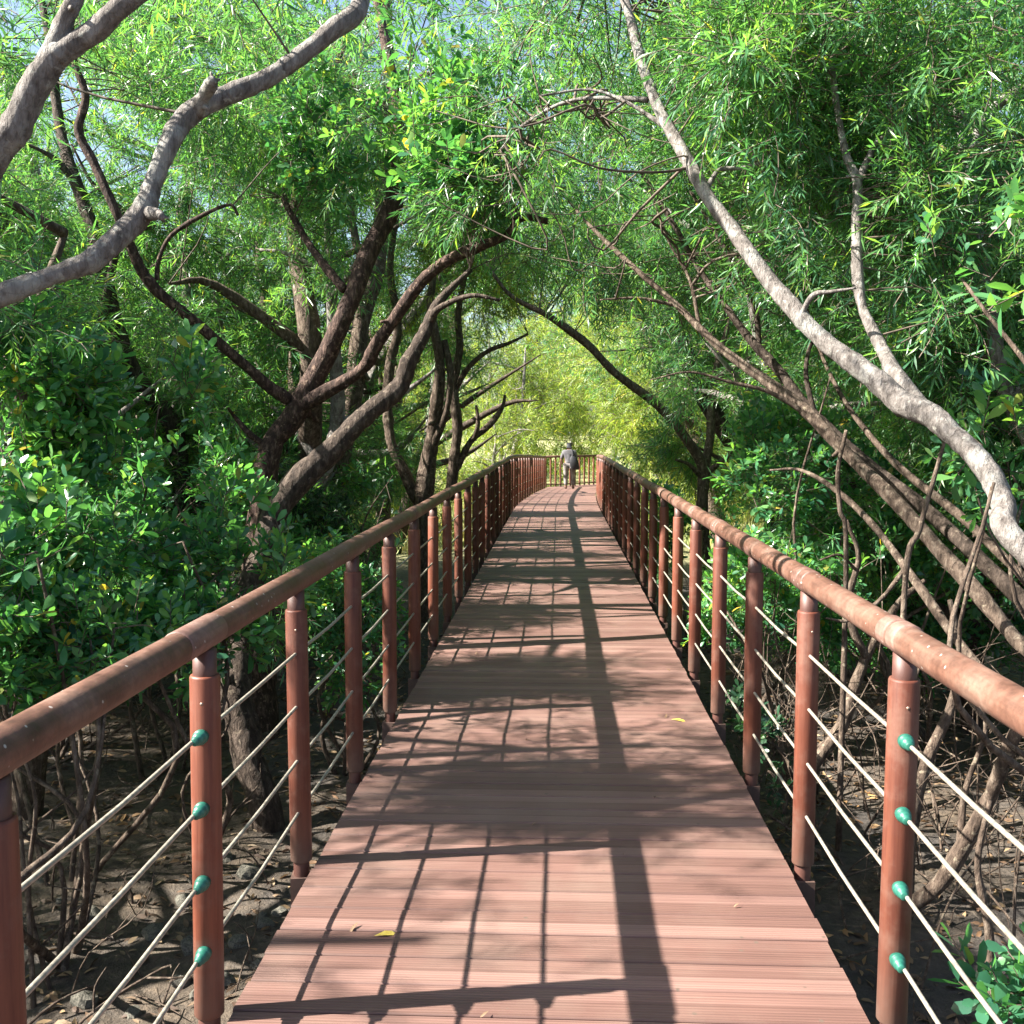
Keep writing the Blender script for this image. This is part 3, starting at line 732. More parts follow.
T('clustered_tree', 'multi-stemmed tree with twisting brown stems beside the left railing midway along', 'tree', M['brown_bark'],
  [[(424, 520, 13.5, 22), (426, 480, 13.5, 20), (432, 440, 13.5, 16), (438, 400, 13.4, 15), (440, 370, 13.3, 13), (436, 335, 13.2, 11), (430, 306, 13.2, 9), (436, 260, 13.2, 7)],
   [(421, 505, 13.6, 14), (410, 484, 13.6, 13), (394, 448, 13.6, 12), (388, 410, 13.7, 12), (391, 360, 13.8, 11), (398, 325, 13.8, 9), (390, 270, 13.9, 8), (400, 200, 14, 6)],
   [(450, 500, 14.2, 14), (454, 460, 14.2, 13), (457, 430, 14.2, 12), (453, 388, 14.2, 10), (460, 350, 14.2, 9), (458, 312, 14.2, 7), (466, 270, 14.2, 5)],
   [(456, 470, 14.2, 9), (472, 440, 14.2, 8), (490, 424, 14.2, 7), (502, 408, 14.2, 5), (505, 395, 14.2, 3)],
   [(474, 440, 14.2, 6), (478, 422, 14.1, 5), (476, 405, 14.1, 3)],
   [(455, 388, 14.2, 7), (470, 366, 14.1, 6), (490, 350, 14.0, 5), (512, 342, 14.0, 4), (528, 334, 14.0, 3)],
   [(430, 450, 13.5, 10), (444, 420, 13.4, 9), (450, 380, 13.3, 8), (444, 340, 13.3, 7)]],
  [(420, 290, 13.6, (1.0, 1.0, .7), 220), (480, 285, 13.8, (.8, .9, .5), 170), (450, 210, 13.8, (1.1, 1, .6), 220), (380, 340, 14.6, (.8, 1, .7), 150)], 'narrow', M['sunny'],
  base=[(tuple(P(424, 600, 13.5).xy) + (-1.1,), .16)], seed=5)

T('upright_tree', 'straight sunlit grey trunk standing upright just behind the dark forked tree', 'tree', M['brown_bark'],
  [[(338, 500, 11.5, 24), (346, 430, 11.5, 23), (354, 385, 11.5, 22), (360, 330, 11.5, 20), (374, 280, 11.6, 19), (381, 220, 11.7, 18), (384, 150, 11.8, 16), (388, 80, 11.9, 14), (386, 20, 12, 12), (392, -60, 12.2, 10)],
   [(372, 285, 11.6, 10), (356, 240, 11.7, 9), (352, 190, 11.8, 8), (362, 120, 11.9, 7), (350, 60, 12, 6)],
   [(410, 200, 11.2, 5), (428, 180, 11.2, 5), (436, 100, 11.3, 4)]],
  [(360, 40, 12, (1.5, 1.0, .9), 320), (430, 130, 11.8, (1.1, 1, .9), 260), (300, 300, 12.2, (1.0, .9, .9), 240), (280, 160, 12.4, (1.2, .9, .9), 280), (230, 420, 12, (1.0, .8, .7), 180), (150, 70, 13, (1.7, 1.2, .9), 714), (50, 40, 12.5, (1.5, 1.2, .9), 646), (220, 110, 13.5, (1.5, 1.2, .9), 680), (310, 70, 13.5, (1.4, 1.2, .9), 646), (100, 160, 13, (1.3, 1, .8), 320), (20, 130, 12, (1.2, 1, .9), 510)], 'narrow', M['narrow'],
  base=[(tuple(P(336, 640, 11.5).xy) + (-1.1,), .16)], seed=6, keep=.4)

# --- right ----------------------------------------------------------
T('arching_tree', 'big pale grey forked trunk arching in from the right edge over the boardwalk', 'tree', M['pale_bark'],
  [[(1024, 548, 4.0, 32), (1002, 502, 4.15, 32), (975, 458, 4.3, 33), (945, 426, 4.45, 34), (905, 402, 4.6, 35), (868, 375, 4.75, 30), (832, 346, 4.9, 27), (800, 318, 5.0, 26), (770, 280, 5.15, 24), (738, 238, 5.3, 23), (706, 192, 5.45, 20), (682, 152, 5.6, 19), (656, 102, 5.75, 17), (641, 60, 5.9, 15), (625, 0, 6.1, 13), (600, -60, 6.4, 10)],
   [(922, 410, 4.6, 24), (900, 380, 4.75, 21), (884, 352, 4.9, 20), (868, 322, 5.0, 18), (858, 286, 5.1, 17), (856, 232, 5.2, 16), (857, 185, 5.3, 15), (846, 152, 5.4, 11), (836, 100, 5.5, 9), (830, 40, 5.6, 7)],
   [(857, 186, 5.3, 11), (868, 160, 5.35, 9), (880, 140, 5.4, 8), (930, 110, 5.5, 6)],
   [(800, 318, 5.0, 8), (812, 296, 4.95, 7), (830, 292, 4.9, 5), (856, 288, 4.85, 3)],
   [(648, 100, 5.8, 9), (600, 98, 5.9, 7), (560, 104, 6.0, 6), (520, 128, 6.1, 4), (500, 150, 6.1, 2)],
   [(668, 128, 5.7, 8), (630, 104, 5.8, 6), (590, 90, 5.9, 4), (540, 96, 5.9, 3)],
   [(706, 190, 5.45, 9), (720, 170, 5.5, 7), (740, 168, 5.5, 5), (770, 160, 5.5, 3)]],
  [(700, 60, 5.7, (.75, .7, .5), 300), (590, 60, 6.0, (.7, .7, .5), 260), (560, 170, 6.4, (.5, .6, .4), 120), (800, 110, 5.6, (.8, .7, .6), 340), (900, 60, 5.4, (.8, .7, .5), 300), (920, 230, 5.4, (.6, .6, .55), 280), (790, 230, 5.7, (.45, .5, .35), 150), (980, 150, 5.2, (.6, .6, .5), 240), (650, -40, 6.0, (1.0, .8, .4), 200), (545, 110, 5.7, (.5, .5, .3), 170), (600, 140, 6.2, (.45, .5, .3), 130), (920, 330, 5.3, (.35, .4, .3), 90), (660, 250, 6.4, (.35, .4, .3), 80), (500, 30, 6.6, (.6, .6, .5), 180), (560, 30, 7.5, (.8, .8, .6), 260), (540, 110, 8.2, (.8, .8, .5), 240), (620, 130, 8.4, (.7, .8, .5), 220), (600, 190, 9.2, (.6, .8, .4), 130), (740, 20, 6.6, (.8, .7, .5), 240), (470, 10, 8.4, (.9, .8, .5), 260), (580, 90, 7.0, (.6, .7, .4), 200), (520, 150, 7.4, (.5, .6, .35), 150), (660, 10, 7.2, (.7, .7, .5), 220)],
  'narrow', M['narrow'], base=[((2.75, 3.3, gz(2.75, 3.3) - .1), .12), ((2.68, 3.4, -.3), .095), ((2.4, 3.7, .45), .075)], seed=7)

T('reclining_tree', 'reddish brown trunk reclining low across the right thicket below the pale arching trunk', 'tree', M['brown_bark'],
  [[(1064, 700, 5.0, 30), (1010, 632, 5.3, 29), (950, 562, 5.6, 27), (898, 504, 5.9, 24), (848, 454, 6.2, 22), (807, 412, 6.4, 21), (766, 381, 6.6, 18), (716, 344, 6.8, 15), (674, 303, 7.0, 12), (632, 266, 7.2, 10), (590, 225, 7.4, 6), (560, 190, 7.6, 4)],
   [(810, 416, 6.4, 10), (770, 392, 6.4, 8), (730, 382, 6.4, 6), (690, 372, 6.4, 4), (650, 380, 6.4, 2)],
   [(700, 330, 6.9, 7), (690, 280, 7.0, 6), (668, 240, 7.1, 5), (650, 190, 7.2, 4)],
   [(674, 305, 7.0, 6), (640, 298, 7.0, 5), (600, 300, 7.0, 3)],
   [(1075, 790, 4.6, 22), (1020, 712, 4.9, 19), (966, 651, 5.2, 17), (910, 575, 5.6, 15), (868, 520, 6.0, 13), (831, 487, 6.3, 9), (800, 470, 6.5, 6), (770, 470, 6.6, 3)],
   [(1090, 640, 5.6, 20), (1024, 578, 5.9, 17), (960, 515, 6.3, 15), (895, 463, 6.7, 12), (850, 410, 7.0, 9), (820, 350, 7.2, 6), (805, 300, 7.3, 4)],
   [(905, 570, 5.6, 9), (880, 600, 5.5, 8), (850, 620, 5.5, 6), (826, 618, 5.5, 3)]],
  [(620, 200, 7.2, (.5, .6, .4), 130), (700, 250, 7.3, (.5, .6, .45), 150), (600, 260, 7.6, (.4, .6, .3), 90), (650, 330, 7.4, (.4, .5, .3), 70)], 'narrow', M['narrow'],
  base=[((2.95, 4.75, gz(2.95, 4.75) - .1), .09)], seed=8, keep=.85)

T('companion_tree', 'second brown trunk leaning parallel just above the reclining one on the right', 'tree', M['dark_bark'],
  [[(1080, 650, 5.4, 28), (1024, 600, 5.7, 26), (923, 508, 6.3, 23), (866, 464, 6.6, 20), (815, 416, 6.9, 18), (778, 370, 7.1, 15), (738, 324, 7.3, 12), (700, 270, 7.5, 10), (668, 215, 7.7, 8), (640, 170, 7.9, 6)],
   [(760, 350, 7.2, 10), (752, 300, 7.3, 8), (720, 240, 7.5, 7), (690, 190, 7.7, 5)],
   [(815, 418, 6.9, 9), (806, 370, 7.0, 7), (820, 330, 7.0, 5), (860, 300, 7.0, 4)]],
  [(760, 260, 7.6, (.6, .6, .5), 180), (690, 150, 7.8, (.7, .7, .5), 200), (850, 250, 7.3, (.6, .6, .5), 180)], 'narrow', M['narrow'],
  base=[((3.2, 5.1, gz(3.2, 5.1) - .1), .10)], seed=9, keep=.7)

T('stooping_tree', 'small tree on the right bank stooping left with a long bare limb', 'tree', M['brown_bark'],
  [[(703, 545, 12.5, 15), (702, 500, 12.5, 14), (704, 470, 12.5, 13), (688, 440, 12.4, 12), (658, 406, 12.3, 11), (614, 372, 12.2, 10), (582, 340, 12.1, 9), (548, 316, 12.0, 7), (512, 296, 12.0, 5), (490, 270, 12, 4)],
   [(704, 474, 12.5, 12), (710, 440, 12.6, 11), (711, 415, 12.7, 9), (716, 370, 12.8, 7), (730, 320, 13, 5)],
   [(704, 474, 12.5, 8), (722, 462, 12.4, 6), (734, 450, 12.3, 4)],
   [(704, 480, 12.5, 7), (690, 465, 12.4, 5), (676, 460, 12.3, 3)]],
  [(720, 330, 12.9, (.9, .9, .6), 190), (600, 250, 12.4, (.9, 1, .5), 160), (560, 200, 12.3, (1.0, 1, .5), 190), (680, 250, 13, (.9, .9, .7), 200), (560, 130, 13.5, (1.6, 1.2, .8), 420), (500, 180, 14, (1.2, 1.2, .6), 260), (590, 225, 15, (1.2, 1.2, .6), 260), (640, 160, 14, (1.4, 1.2, .8), 420), (560, 60, 14, (1.8, 1.2, .9), 480), (680, 90, 13.5, (1.5, 1.2, .9), 420), (610, 240, 16, (1.3, 1.2, .6), 300), (540, 250, 17, (1.4, 1.2, .5), 280)], 'narrow', M['narrow'],
  base=[(tuple(P(703, 620, 12.5).xy) + (-1.1,), .12)], seed=10)

T('speckled_tree', 'slender pale speckled trunk rising through the leaves near the upper right edge', 'tree', M['pale_bark'],
  [[(1075, 560, 7.4, 24), (1040, 460, 7.4, 22), (1010, 400, 7.4, 20), (997, 365, 7.4, 18), (992, 315, 7.4, 16), (982, 258, 7.4, 15), (974, 200, 7.4, 13), (966, 160, 7.4, 12), (958, 110, 7.4, 10), (950, 40, 7.4, 8)],
   [(966, 160, 7.4, 10), (990, 110, 7.3, 12), (1024, 88, 7.2, 15), (1080, 70, 7.0, 18)]],
  [(960, 90, 7.6, (1.0, .8, .7), 260), (1010, 250, 7.8, (.7, .7, .7), 220), (900, 180, 8.0, (.8, .8, .8), 240), (870, 20, 8.2, (1.2, .9, .6), 240), (960, 380, 8.0, (.7, .7, .5), 160)], 'narrow', M['narrow'],
  base=[(tuple(P(1090, 700, 7.4).xy) + (-1.1,), .14)], seed=11, keep=.45)

for root, sk, cl, kind, leaf, rs, dens, kw in PENDING:
    crown(root, cl, kind, leaf, rs, sk, dens=dens * 2.4, **kw)
    tang = {'arching_tree': ((500, 640, 80, 280), 5.9, 30), 'reclining_tree': ((610, 760, 200, 340), 7.0, 26)}.get(root.name)
    if tang:
        (x0, x1, y0, y1), d0, cnt = tang; mbt = MB()
        for _ in range(cnt):
            a = np.array(P(rs.uniform(x0, x1), rs.uniform(y0, y1), d0 + rs.normal(0, .35))); e = a + rs.normal(0, .32, 3) * [1.2, 1, .6]; m = (a + e) / 2 + rs.normal(0, .07, 3)
            i = int(np.argmin(np.linalg.norm(sk - a, axis=1))); r_ = rs.uniform(.003, .007) * d0 / 6
            tp_ = np.vstack([sk[i], a, m, e])
            if ((np.abs(tp_[:, 0]) < 1.15) & (tp_[:, 2] < 2.4)).any(): continue
            mbt.tube([sk[i], (sk[i] + a) / 2 + rs.normal(0, .06, 3), a, m, e], [r_ * 1.4, r_ * 1.2, r_, r_ * .8, r_ * .4], 5, sub=3, cap=False)
        mbt.build('bare_twigs', M['twig'], root)
    extra_c = {'forked_tree': [((420, 120, 7.6), (.6, .6, .6), 360, 1.0), ((455, 60, 7.8), (.7, .6, .5), 320, 1.0), ((510, 110, 7.6), (.6, .6, .4), 260, 1.0), ((350, 140, 8.4), (.6, .6, .5), 260, 1.0), ((480, 190, 7.7), (.4, .5, .25), 130, 1.2), ((380, 20, 8.4), (.8, .6, .5), 300, 1.0)], 'bent_tree': [((10, 235, 9.0), (.9, .7, .8), 260, 1.5)],
               'arching_tree': [((830, 350, 4.9), (.25, .25, .22), 34, 1.4)]}.get(root.name)
    if extra_c:
        crown(root, [(P(*c), r_, n_, z_) for c, r_, n_, z_ in extra_c], 'broad', M['broad'], rs, sk, name='broad_foliage')

# ------------------------------------------------------------------ shrubs
def shrub(name, label, cat, px, py, d, rad, n, leaf, kind='broad', seed=0, size=1.0, group=None, stems=5, bark=None, sub=7, sunprune=True, shift=0.0):
    rs = np.random.default_rng(3000 + seed)
    c = np.array(P(px, py, d)); g = gz(c[0], c[1]); n *= 1.7; size *= .84
    root = empty(name, (c[0] + shift, c[1], g), label, cat, group)
    mb = MB(); sk = []; cl = []
    rad = np.array(rad)
    for k in range(sub):
        u = rs.normal(0, 1, 3); u /= np.linalg.norm(u); q = c + u * rad * rs.uniform(.35, .8)
        cl.append((q, rad * rs.uniform(.36, .55), n / sub, size))
    for k in range(stems):
        t = cl[k % len(cl)][0]; b0 = np.array([c[0] + rs.normal(0, .07 * rad[0]) + shift, c[1] + rs.normal(0, .12 * rad[1]), g - .08])
        Ls = np.linalg.norm(t - b0); m1 = b0 + (t - b0) * .35 + rs.normal(0, .11 * Ls, 3) * [1, 1, .3]; m2 = b0 + (t - b0) * .7 + rs.normal(0, .11 * Ls, 3) * [1, 1, .5]
        for q_ in (m1, m2):
            if abs(q_[0]) < 1.3 and q_[2] < 2.4: q_[0] = math.copysign(1.35, c[0])
        r = rs.uniform(.012, .024)
        pts, _ = mb.tube([b0, m1, m2, t], [r, r * .8, r * .55, r * .25], 8, 0, sub=5, wob=.04); sk += list(pts)
    mb.build('stems', bark or M['brown_bark'], root)
    crown(root, cl, kind, leaf, rs, sk, name='foliage', sunprune=sunprune)
    return root

S = shrub
S('mangrove_shrub', 'glossy broad-leaved shrub with bright sunlit tips against the left edge above the handrail', 'shrub', 60, 560, 4.7, (.85, .8, .55), 620, M['broad'], seed=1, size=1.1)
S('mangrove_shrub', 'broad-leaved shrub with sunlit yellow-green leaves leaning over the middle of the near left handrail', 'shrub', 190, 580, 5.6, (.75, .8, .6), 560, M['broad'], seed=2, size=1.1)
S('mangrove_shrub', 'dense broad-leaved shrub filling the left edge just below the pale limb', 'shrub', 40, 400, 5.4, (.9, .9, .75), 640, M['broad'], seed=3, size=1.15)
S('mangrove_shrub', 'shaded broad-leaved shrub at the foot of the slim bent trunk', 'shrub', 150, 460, 7.2, (1.1, 1.0, .75), 640, M['broad'], seed=4, size=1.15)
S('mangrove_shrub', 'low ragged shrub with bare pinkish twigs hanging below the near left handrail', 'shrub', 30, 690, 4.3, (.7, .7, .28), 250, M['broad'], seed=5, size=.95, stems=4)
S('mangrove_shrub', 'small leafy shrub between the second and fourth posts behind the left cables', 'shrub', 345, 620, 7.4, (.55, .7, .75), 420, M['broad'], seed=6, size=.9)
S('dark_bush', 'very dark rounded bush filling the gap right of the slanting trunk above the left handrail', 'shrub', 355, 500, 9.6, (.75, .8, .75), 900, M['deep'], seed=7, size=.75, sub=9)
S('mangrove_shrub', 'shaded shrub behind the dark rounded bush on the left', 'shrub', 300, 430, 11.4, (1.2, .9, .9), 560, M['broad'], seed=8)
S('mangrove_shrub', 'dark green broad-leaved shrub behind the right railing under the reclining trunk', 'shrub', 800, 480, 8.0, (1.0, .8, .65), 560, M['broad'], seed=11, stems=2)
S('mangrove_shrub', 'broad-leaved shrub with a clump of long leaves beside the fork of the arching trunk', 'shrub', 790, 380, 6.8, (.5, .5, .4), 190, M['broad'], seed=12, size=1.3, stems=1)
S('mangrove_shrub', 'sunlit fresh green shrub against the right edge below the arching trunk', 'shrub', 990, 430, 5.6, (.5, .6, .45), 220, M['broad'], seed=13, size=1.3, shift=1.0)
S('mangrove_shrub', 'twiggy olive shrub behind the middle of the right railing, half bare', 'shrub', 790, 575, 7.2, (.75, .7, .4), 230, M['broad'], seed=14, size=.8, stems=4)
S('mangrove_shrub', 'rounded shrub behind the sixth right post near the stooping tree', 'shrub', 690, 530, 12.2, (.8, .8, .55), 320, M['broad'], seed=15, stems=2)
S('mangrove_shrub', 'broad-leaved shrub at the right edge with large pale glossy leaves above the arching trunk', 'shrub', 1015, 285, 3.6, (.25, .3, .25), 60, M['broad'], seed=16, size=1.05, stems=2, shift=1.3)
S('mangrove_shrub', 'few long bright leaves poking over the arching trunk at the right edge', 'shrub', 985, 500, 3.7, (.16, .2, .14), 16, M['broad'], seed=17, size=1.5, stems=2, shift=1.2)
S('leafy_sapling', 'bright green sapling with a few broad leaves at the bottom right corner', 'sapling', 1030, 1005, 2.6, (.12, .15, .11), 24, M['broad'], seed=18, size=.9, stems=3, sub=3, sunprune=False)
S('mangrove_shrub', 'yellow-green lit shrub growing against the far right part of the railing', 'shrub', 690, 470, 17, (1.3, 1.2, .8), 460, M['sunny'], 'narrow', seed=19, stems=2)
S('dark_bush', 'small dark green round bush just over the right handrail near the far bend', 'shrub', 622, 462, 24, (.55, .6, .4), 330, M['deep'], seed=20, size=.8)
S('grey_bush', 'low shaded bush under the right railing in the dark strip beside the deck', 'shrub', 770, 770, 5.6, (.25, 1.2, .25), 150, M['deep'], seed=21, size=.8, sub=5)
S('mangrove_shrub', 'tall leafy shrub filling the shade behind the forked tree on the left', 'shrub', 230, 520, 8.9, (1.1, .8, .8), 520, M['broad'], seed=22)
S('mangrove_shrub', 'shrub with shaded leaves beyond the leaning trunks near the right edge', 'shrub', 940, 540, 8.2, (1.1, .8, .8), 420, M['broad'], seed=23, stems=3)
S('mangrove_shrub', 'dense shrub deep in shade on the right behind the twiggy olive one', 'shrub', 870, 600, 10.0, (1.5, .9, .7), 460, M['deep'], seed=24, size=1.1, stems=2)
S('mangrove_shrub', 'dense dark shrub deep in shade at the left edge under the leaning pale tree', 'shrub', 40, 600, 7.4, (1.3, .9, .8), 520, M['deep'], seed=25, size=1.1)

S('mangrove_shrub', 'leafy broad-leaved bush behind the fourth and fifth right posts beside the forked stem', 'shrub', 765, 595, 8.0, (.8, .7, .5), 420, M['broad'], seed=26, stems=3)
S('mangrove_shrub', 'shaded broad-leaved bush filling the space under the leaning trunks at the right', 'shrub', 930, 610, 9.0, (1.3, .8, .6), 520, M['broad'], seed=27, stems=3)
# --- bare mangrove stems on the right bank -----------------------------
def stem_plant(label, limbs, seed):
    w0, r0 = trace(limbs[0]); g = w0[0]
    root = empty('bare_stem', (g.x, g.y, gz(g.x, g.y)), label, 'stem', 'bare stems on the right bank')
    for k, l in enumerate(limbs):
        w, r = trace(l)
        if k == 0:
            w = [Vector((g.x, g.y, gz(g.x, g.y) - .05))] + w; r = [r[0] * 1.15] + r
        mb = MB(); mb.tube(w, r, 10, 0, sub=5, wob=.04); mb.build('stem' if k == 0 else 'twig', M['brown_bark'], root)
stem_plant('grey bare stem slanting up to the right behind the nearest right post', [[(895, 925, 4.5, 19), (942, 882, 4.4, 18), (977, 822, 4.3, 18), (998, 775, 4.2, 17), (1018, 730, 4.1, 16), (1060, 660, 4.0, 14)], [(960, 850, 4.35, 9), (965, 790, 4.4, 7), (985, 730, 4.4, 5), (975, 690, 4.4, 3)]], 1)
stem_plant('dark forked stem with a Y shape between the second and third right posts', [[(812, 775, 6.2, 15), (842, 728, 6.2, 14), (857, 682, 6.2, 13), (872, 645, 6.2, 11), (900, 602, 6.2, 8), (925, 580, 6.2, 5)], [(866, 656, 6.2, 10), (853, 628, 6.2, 9), (850, 592, 6.2, 8), (858, 556, 6.2, 6), (846, 520, 6.2, 4)], [(856, 570, 6.2, 4), (840, 555, 6.1, 3), (820, 560, 6.1, 2)]], 2)
stem_plant('dark upright stem behind the nearest right post curving to the right at its top', [[(908, 850, 5.3, 15), (914, 812, 5.3, 14), (926, 762, 5.3, 13), (952, 702, 5.3, 11), (960, 650, 5.3, 8), (950, 600, 5.3, 5)], [(920, 785, 5.3, 7), (905, 740, 5.3, 6), (912, 690, 5.3, 5), (930, 640, 5.3, 3)]], 3)
stem_plant('thin pale stem near the right edge below the handrail', [[(990, 960, 3.6, 10), (984, 905, 3.6, 9), (978, 860, 3.6, 7), (990, 800, 3.6, 5)]], 4)
stem_plant('reddish upright stem in front of the reclining trunk on the right', [[(846, 560, 6.0, 6), (840, 510, 6.0, 6), (838, 470, 6.0, 5), (846, 430, 6.0, 4)]], 5)
stem_plant('thin reddish stem leaning right in front of the two brown trunks', [[(905, 590, 5.2, 6), (920, 530, 5.2, 6), (934, 480, 5.2, 5), (945, 440, 5.2, 3)]], 6)

# --- background trees ----------------------------------------------------
def bg_tree(x, y, h, cr, leaf, label, group, seed, bark, kind='narrow', n=2900, more=(), lean=0.0, low=.3, size=1.0, name='thicket_tree'):
    rs = np.random.default_rng(5000 + seed)
    g = gz(x, y); root = empty(name, (x, y, g), label, 'tree', group)
    mb = MB(); top = np.array([x + lean * h, y + rs.normal(0, .1) * h, g + h * .8]); b0 = np.array([x, y, g - .1])
    pts = [b0]
    for t in (.25, .5, .75): pts.append(b0 + (top - b0) * t + rs.normal(0, .035 * h, 3) * [1, 1, .3])
    pts.append(top); r = .012 * h + .05
    tp, tr = mb.tube(pts, [r, r * .85, r * .7, r * .5, r * .2], 10, 0, sub=5, wob=.03); sk = list(tp); cl = []
    nl = 7
    for k in range(nl):
        i = int(len(tp) * rs.uniform(.25, .85)); a = tp[i]; az = rs.uniform(0, 6.28); L = cr * rs.uniform(.5, 1.0)
        e = a + np.array([math.cos(az) * L, math.sin(az) * L, rs.uniform(.1, .9) * L])
        m = (a + e) / 2 + rs.normal(0, .1 * L, 3)
        q, _ = mb.tube([a, m, e], [tr[i] * .6, tr[i] * .4, .012], 7, 0, sub=4, wob=.03); sk += list(q)
        cl.append((e, np.array([.55, .55, .42]) * cr * rs.uniform(.7, 1.15), n / (nl + 5), size))
    for k in range(5):
        zz = rs.uniform(low, 1.0); q = b0 + (top - b0) * zz + rs.normal(0, .3 * cr, 3) * [1, 1, .3]
        cl.append((q, np.array([.6, .6, .45]) * cr * rs.uniform(.7, 1.1), n / (nl + 5), size))
    for c_ in more:
        i = int(np.argmin(np.linalg.norm(np.array(sk) - c_[0], axis=1)))
        q, _ = mb.tube([sk[i], (sk[i] + c_[0]) / 2 + rs.normal(0, .12, 3), c_[0]], [.035, .022, .01], 7, 0, sub=5, wob=.03); sk += list(q); cl.append(c_)
    mb.build('trunk', bark, root)
    crown(root, cl, kind, leaf, rs, sk)

LB = 'narrow-leaved tree deep in the thicket left of the boardwalk, its crown merging with its neighbours'
RB = 'narrow-leaved tree deep in the thicket right of the boardwalk, its crown merging with its neighbours'
FB = 'pale sunlit yellow-green tree beyond the far bend of the boardwalk'
TB = 'tall dim tree standing far back in the wood as its last row'
barks = [M['brown_bark'], M['dark_bark'], M['pale_bark']]
sd = 0
left = [(-5.5, 13.5, 9.5, 2.2), (-8.0, 16.5, 11, 2.8), (-3.8, 22, 9.5, 2.2), (-7, 25, 11.5, 3.0), (-11.5, 22, 12, 3.2), (-4.5, 17, 9.5, 2.0), (-3.4, 12.4, 5.4, 1.3), (-4.2, 7.6, 5.2, 1.5), (-6.4, 6.2, 6.0, 1.8), (-7.6, 9.8, 6.8, 2.0), (-5.0, 11.4, 6.4, 1.8), (-9.8, 13.0, 7.8, 2.3), (-3.6, 14.6, 6.6, 1.7), (-6.6, 15.6, 7.2, 2.1), (-12.5, 17.5, 8.5, 2.6), (-4.6, 19.0, 7.0, 1.9), (-8.8, 20.0, 8.2, 2.4), (-3.6, 4.6, 5.2, 1.2), (-5.6, 8.9, 6.2, 1.6), (-2.9, 10.2, 5.8, 1.2)]
for x, y, h, cr in left:
    sd += 1; bg_tree(x, y, h, cr, M['narrow'], LB, 'background trees on the left', sd, barks[sd % 3], lean=random.uniform(-.05, .12))
SHADE = {}  # leaf clumps added along sun rays so their shadows band the deck
for yb, xb, h, rx, ry, n_ in [(4.3, 0, 3.4, .85, .42, 300), (4.25, .2, 4.4, .8, .4, 300), (4.9, -.3, 3.2, .5, .35, 130), (6.2, -.2, 3.3, .9, .5, 330), (6.5, .2, 4.3, .9, .5, 330), (6.0, .6, 3.6, .6, .4, 160), (8.5, -.5, 3.2, .6, .8, 300), (8.0, -.4, 3.9, .6, .6, 260), (11.1, 0, 3.6, 1.0, .5, 400), (11.2, .2, 4.4, 1.0, .5, 400),
                              (12.7, 0, 3.4, .9, .4, 300), (14.9, -.3, 3.8, .9, .7, 420), (15.3, .3, 4.4, .9, .6, 420), (18.9, 0, 4.0, 1.1, .8, 500), (19.2, .2, 4.8, 1.0, .6, 420), (16.9, -.2, 4.6, .9, .4, 200)]:
    c_ = np.array([xb, yb, 0.0]) + TO_SUN * (h / TO_SUN[2])
    tr_ = min(((-3.7, 3.7), (-3.5, 6.4), (-4.3, 9.6), (-4.6, 12.6), (-3.3, 17.0)), key=lambda t: abs(t[1] - c_[1]))
    SHADE.setdefault(tr_, []).append((c_, np.array([rx * .8, ry, .35]), n_ * 1.1, 1.0))
SB = 'leafy tree close to the left railing whose crown shades the planks'  # added trees, several out of view, that cast shade on the planks
for x, y, h, cr in [(-3.7, 3.7, 5.0, 1.3), (-5.3, 4.6, 6.6, 1.7), (-6.0, 2.6, 7.0, 1.9), (-3.5, 6.4, 4.8, 1.2), (-4.3, 9.6, 5.6, 1.5), (-4.6, 12.6, 6.0, 1.6), (-3.3, 17.0, 5.2, 1.4), (-7.4, 6.8, 7.4, 2.0)]:
    sd += 1; bg_tree(x, y, h, cr, M['narrow'], SB, 'shade trees by the left railing', sd, barks[sd % 3], n=4800, more=SHADE.get((x, y), ()), lean=.04, name='shade_tree')
right = [(4.4, 17.5, 9, 2.2), (5.0, 24, 10, 2.6), (3.6, 8.8, 5.6, 1.5), (5.2, 7.2, 6.0, 1.7), (6.4, 10.4, 6.8, 2.0), (4.2, 12.2, 6.2, 1.7), (8.6, 13.0, 7.8, 2.3), (3.4, 15.6, 6.0, 1.5), (6.2, 16.4, 7.2, 2.1), (11.0, 18.0, 8.5, 2.6), (4.6, 20.0, 6.8, 1.8), (8.2, 22.0, 8.2, 2.4), (3.0, 10.6, 5.2, 1.2), (4.6, 5.6, 5.0, 1.2)]
for x, y, h, cr in right:
    sd += 1; bg_tree(x, y, h, cr, M['narrow'], RB, 'background trees on the right', sd, barks[sd % 3], lean=random.uniform(-.14, .03))
AB = 'tall narrow-leaved tree leaning in over the boardwalk to close the green arch'
for x, y, h, cr, ln in [(3.2, 14.5, 8.5, 2.2, -.2), (-3.4, 15.2, 8.5, 2.2, .2), (3.4, 21, 10, 2.8, -.26), (-3.6, 22, 10, 2.8, .26), (3.0, 10.5, 7.4, 1.9, -.2), (-3.2, 11.0, 7.6, 1.9, .16), (4.2, 27, 12, 3.2, -.25), (-4.4, 28, 12, 3.2, .22)]:
    sd += 1; bg_tree(x, y, h, cr, M['narrow'], AB, 'trees arching over the boardwalk', sd, barks[sd % 3], n=2400, lean=ln, low=.55, name='arch_tree')
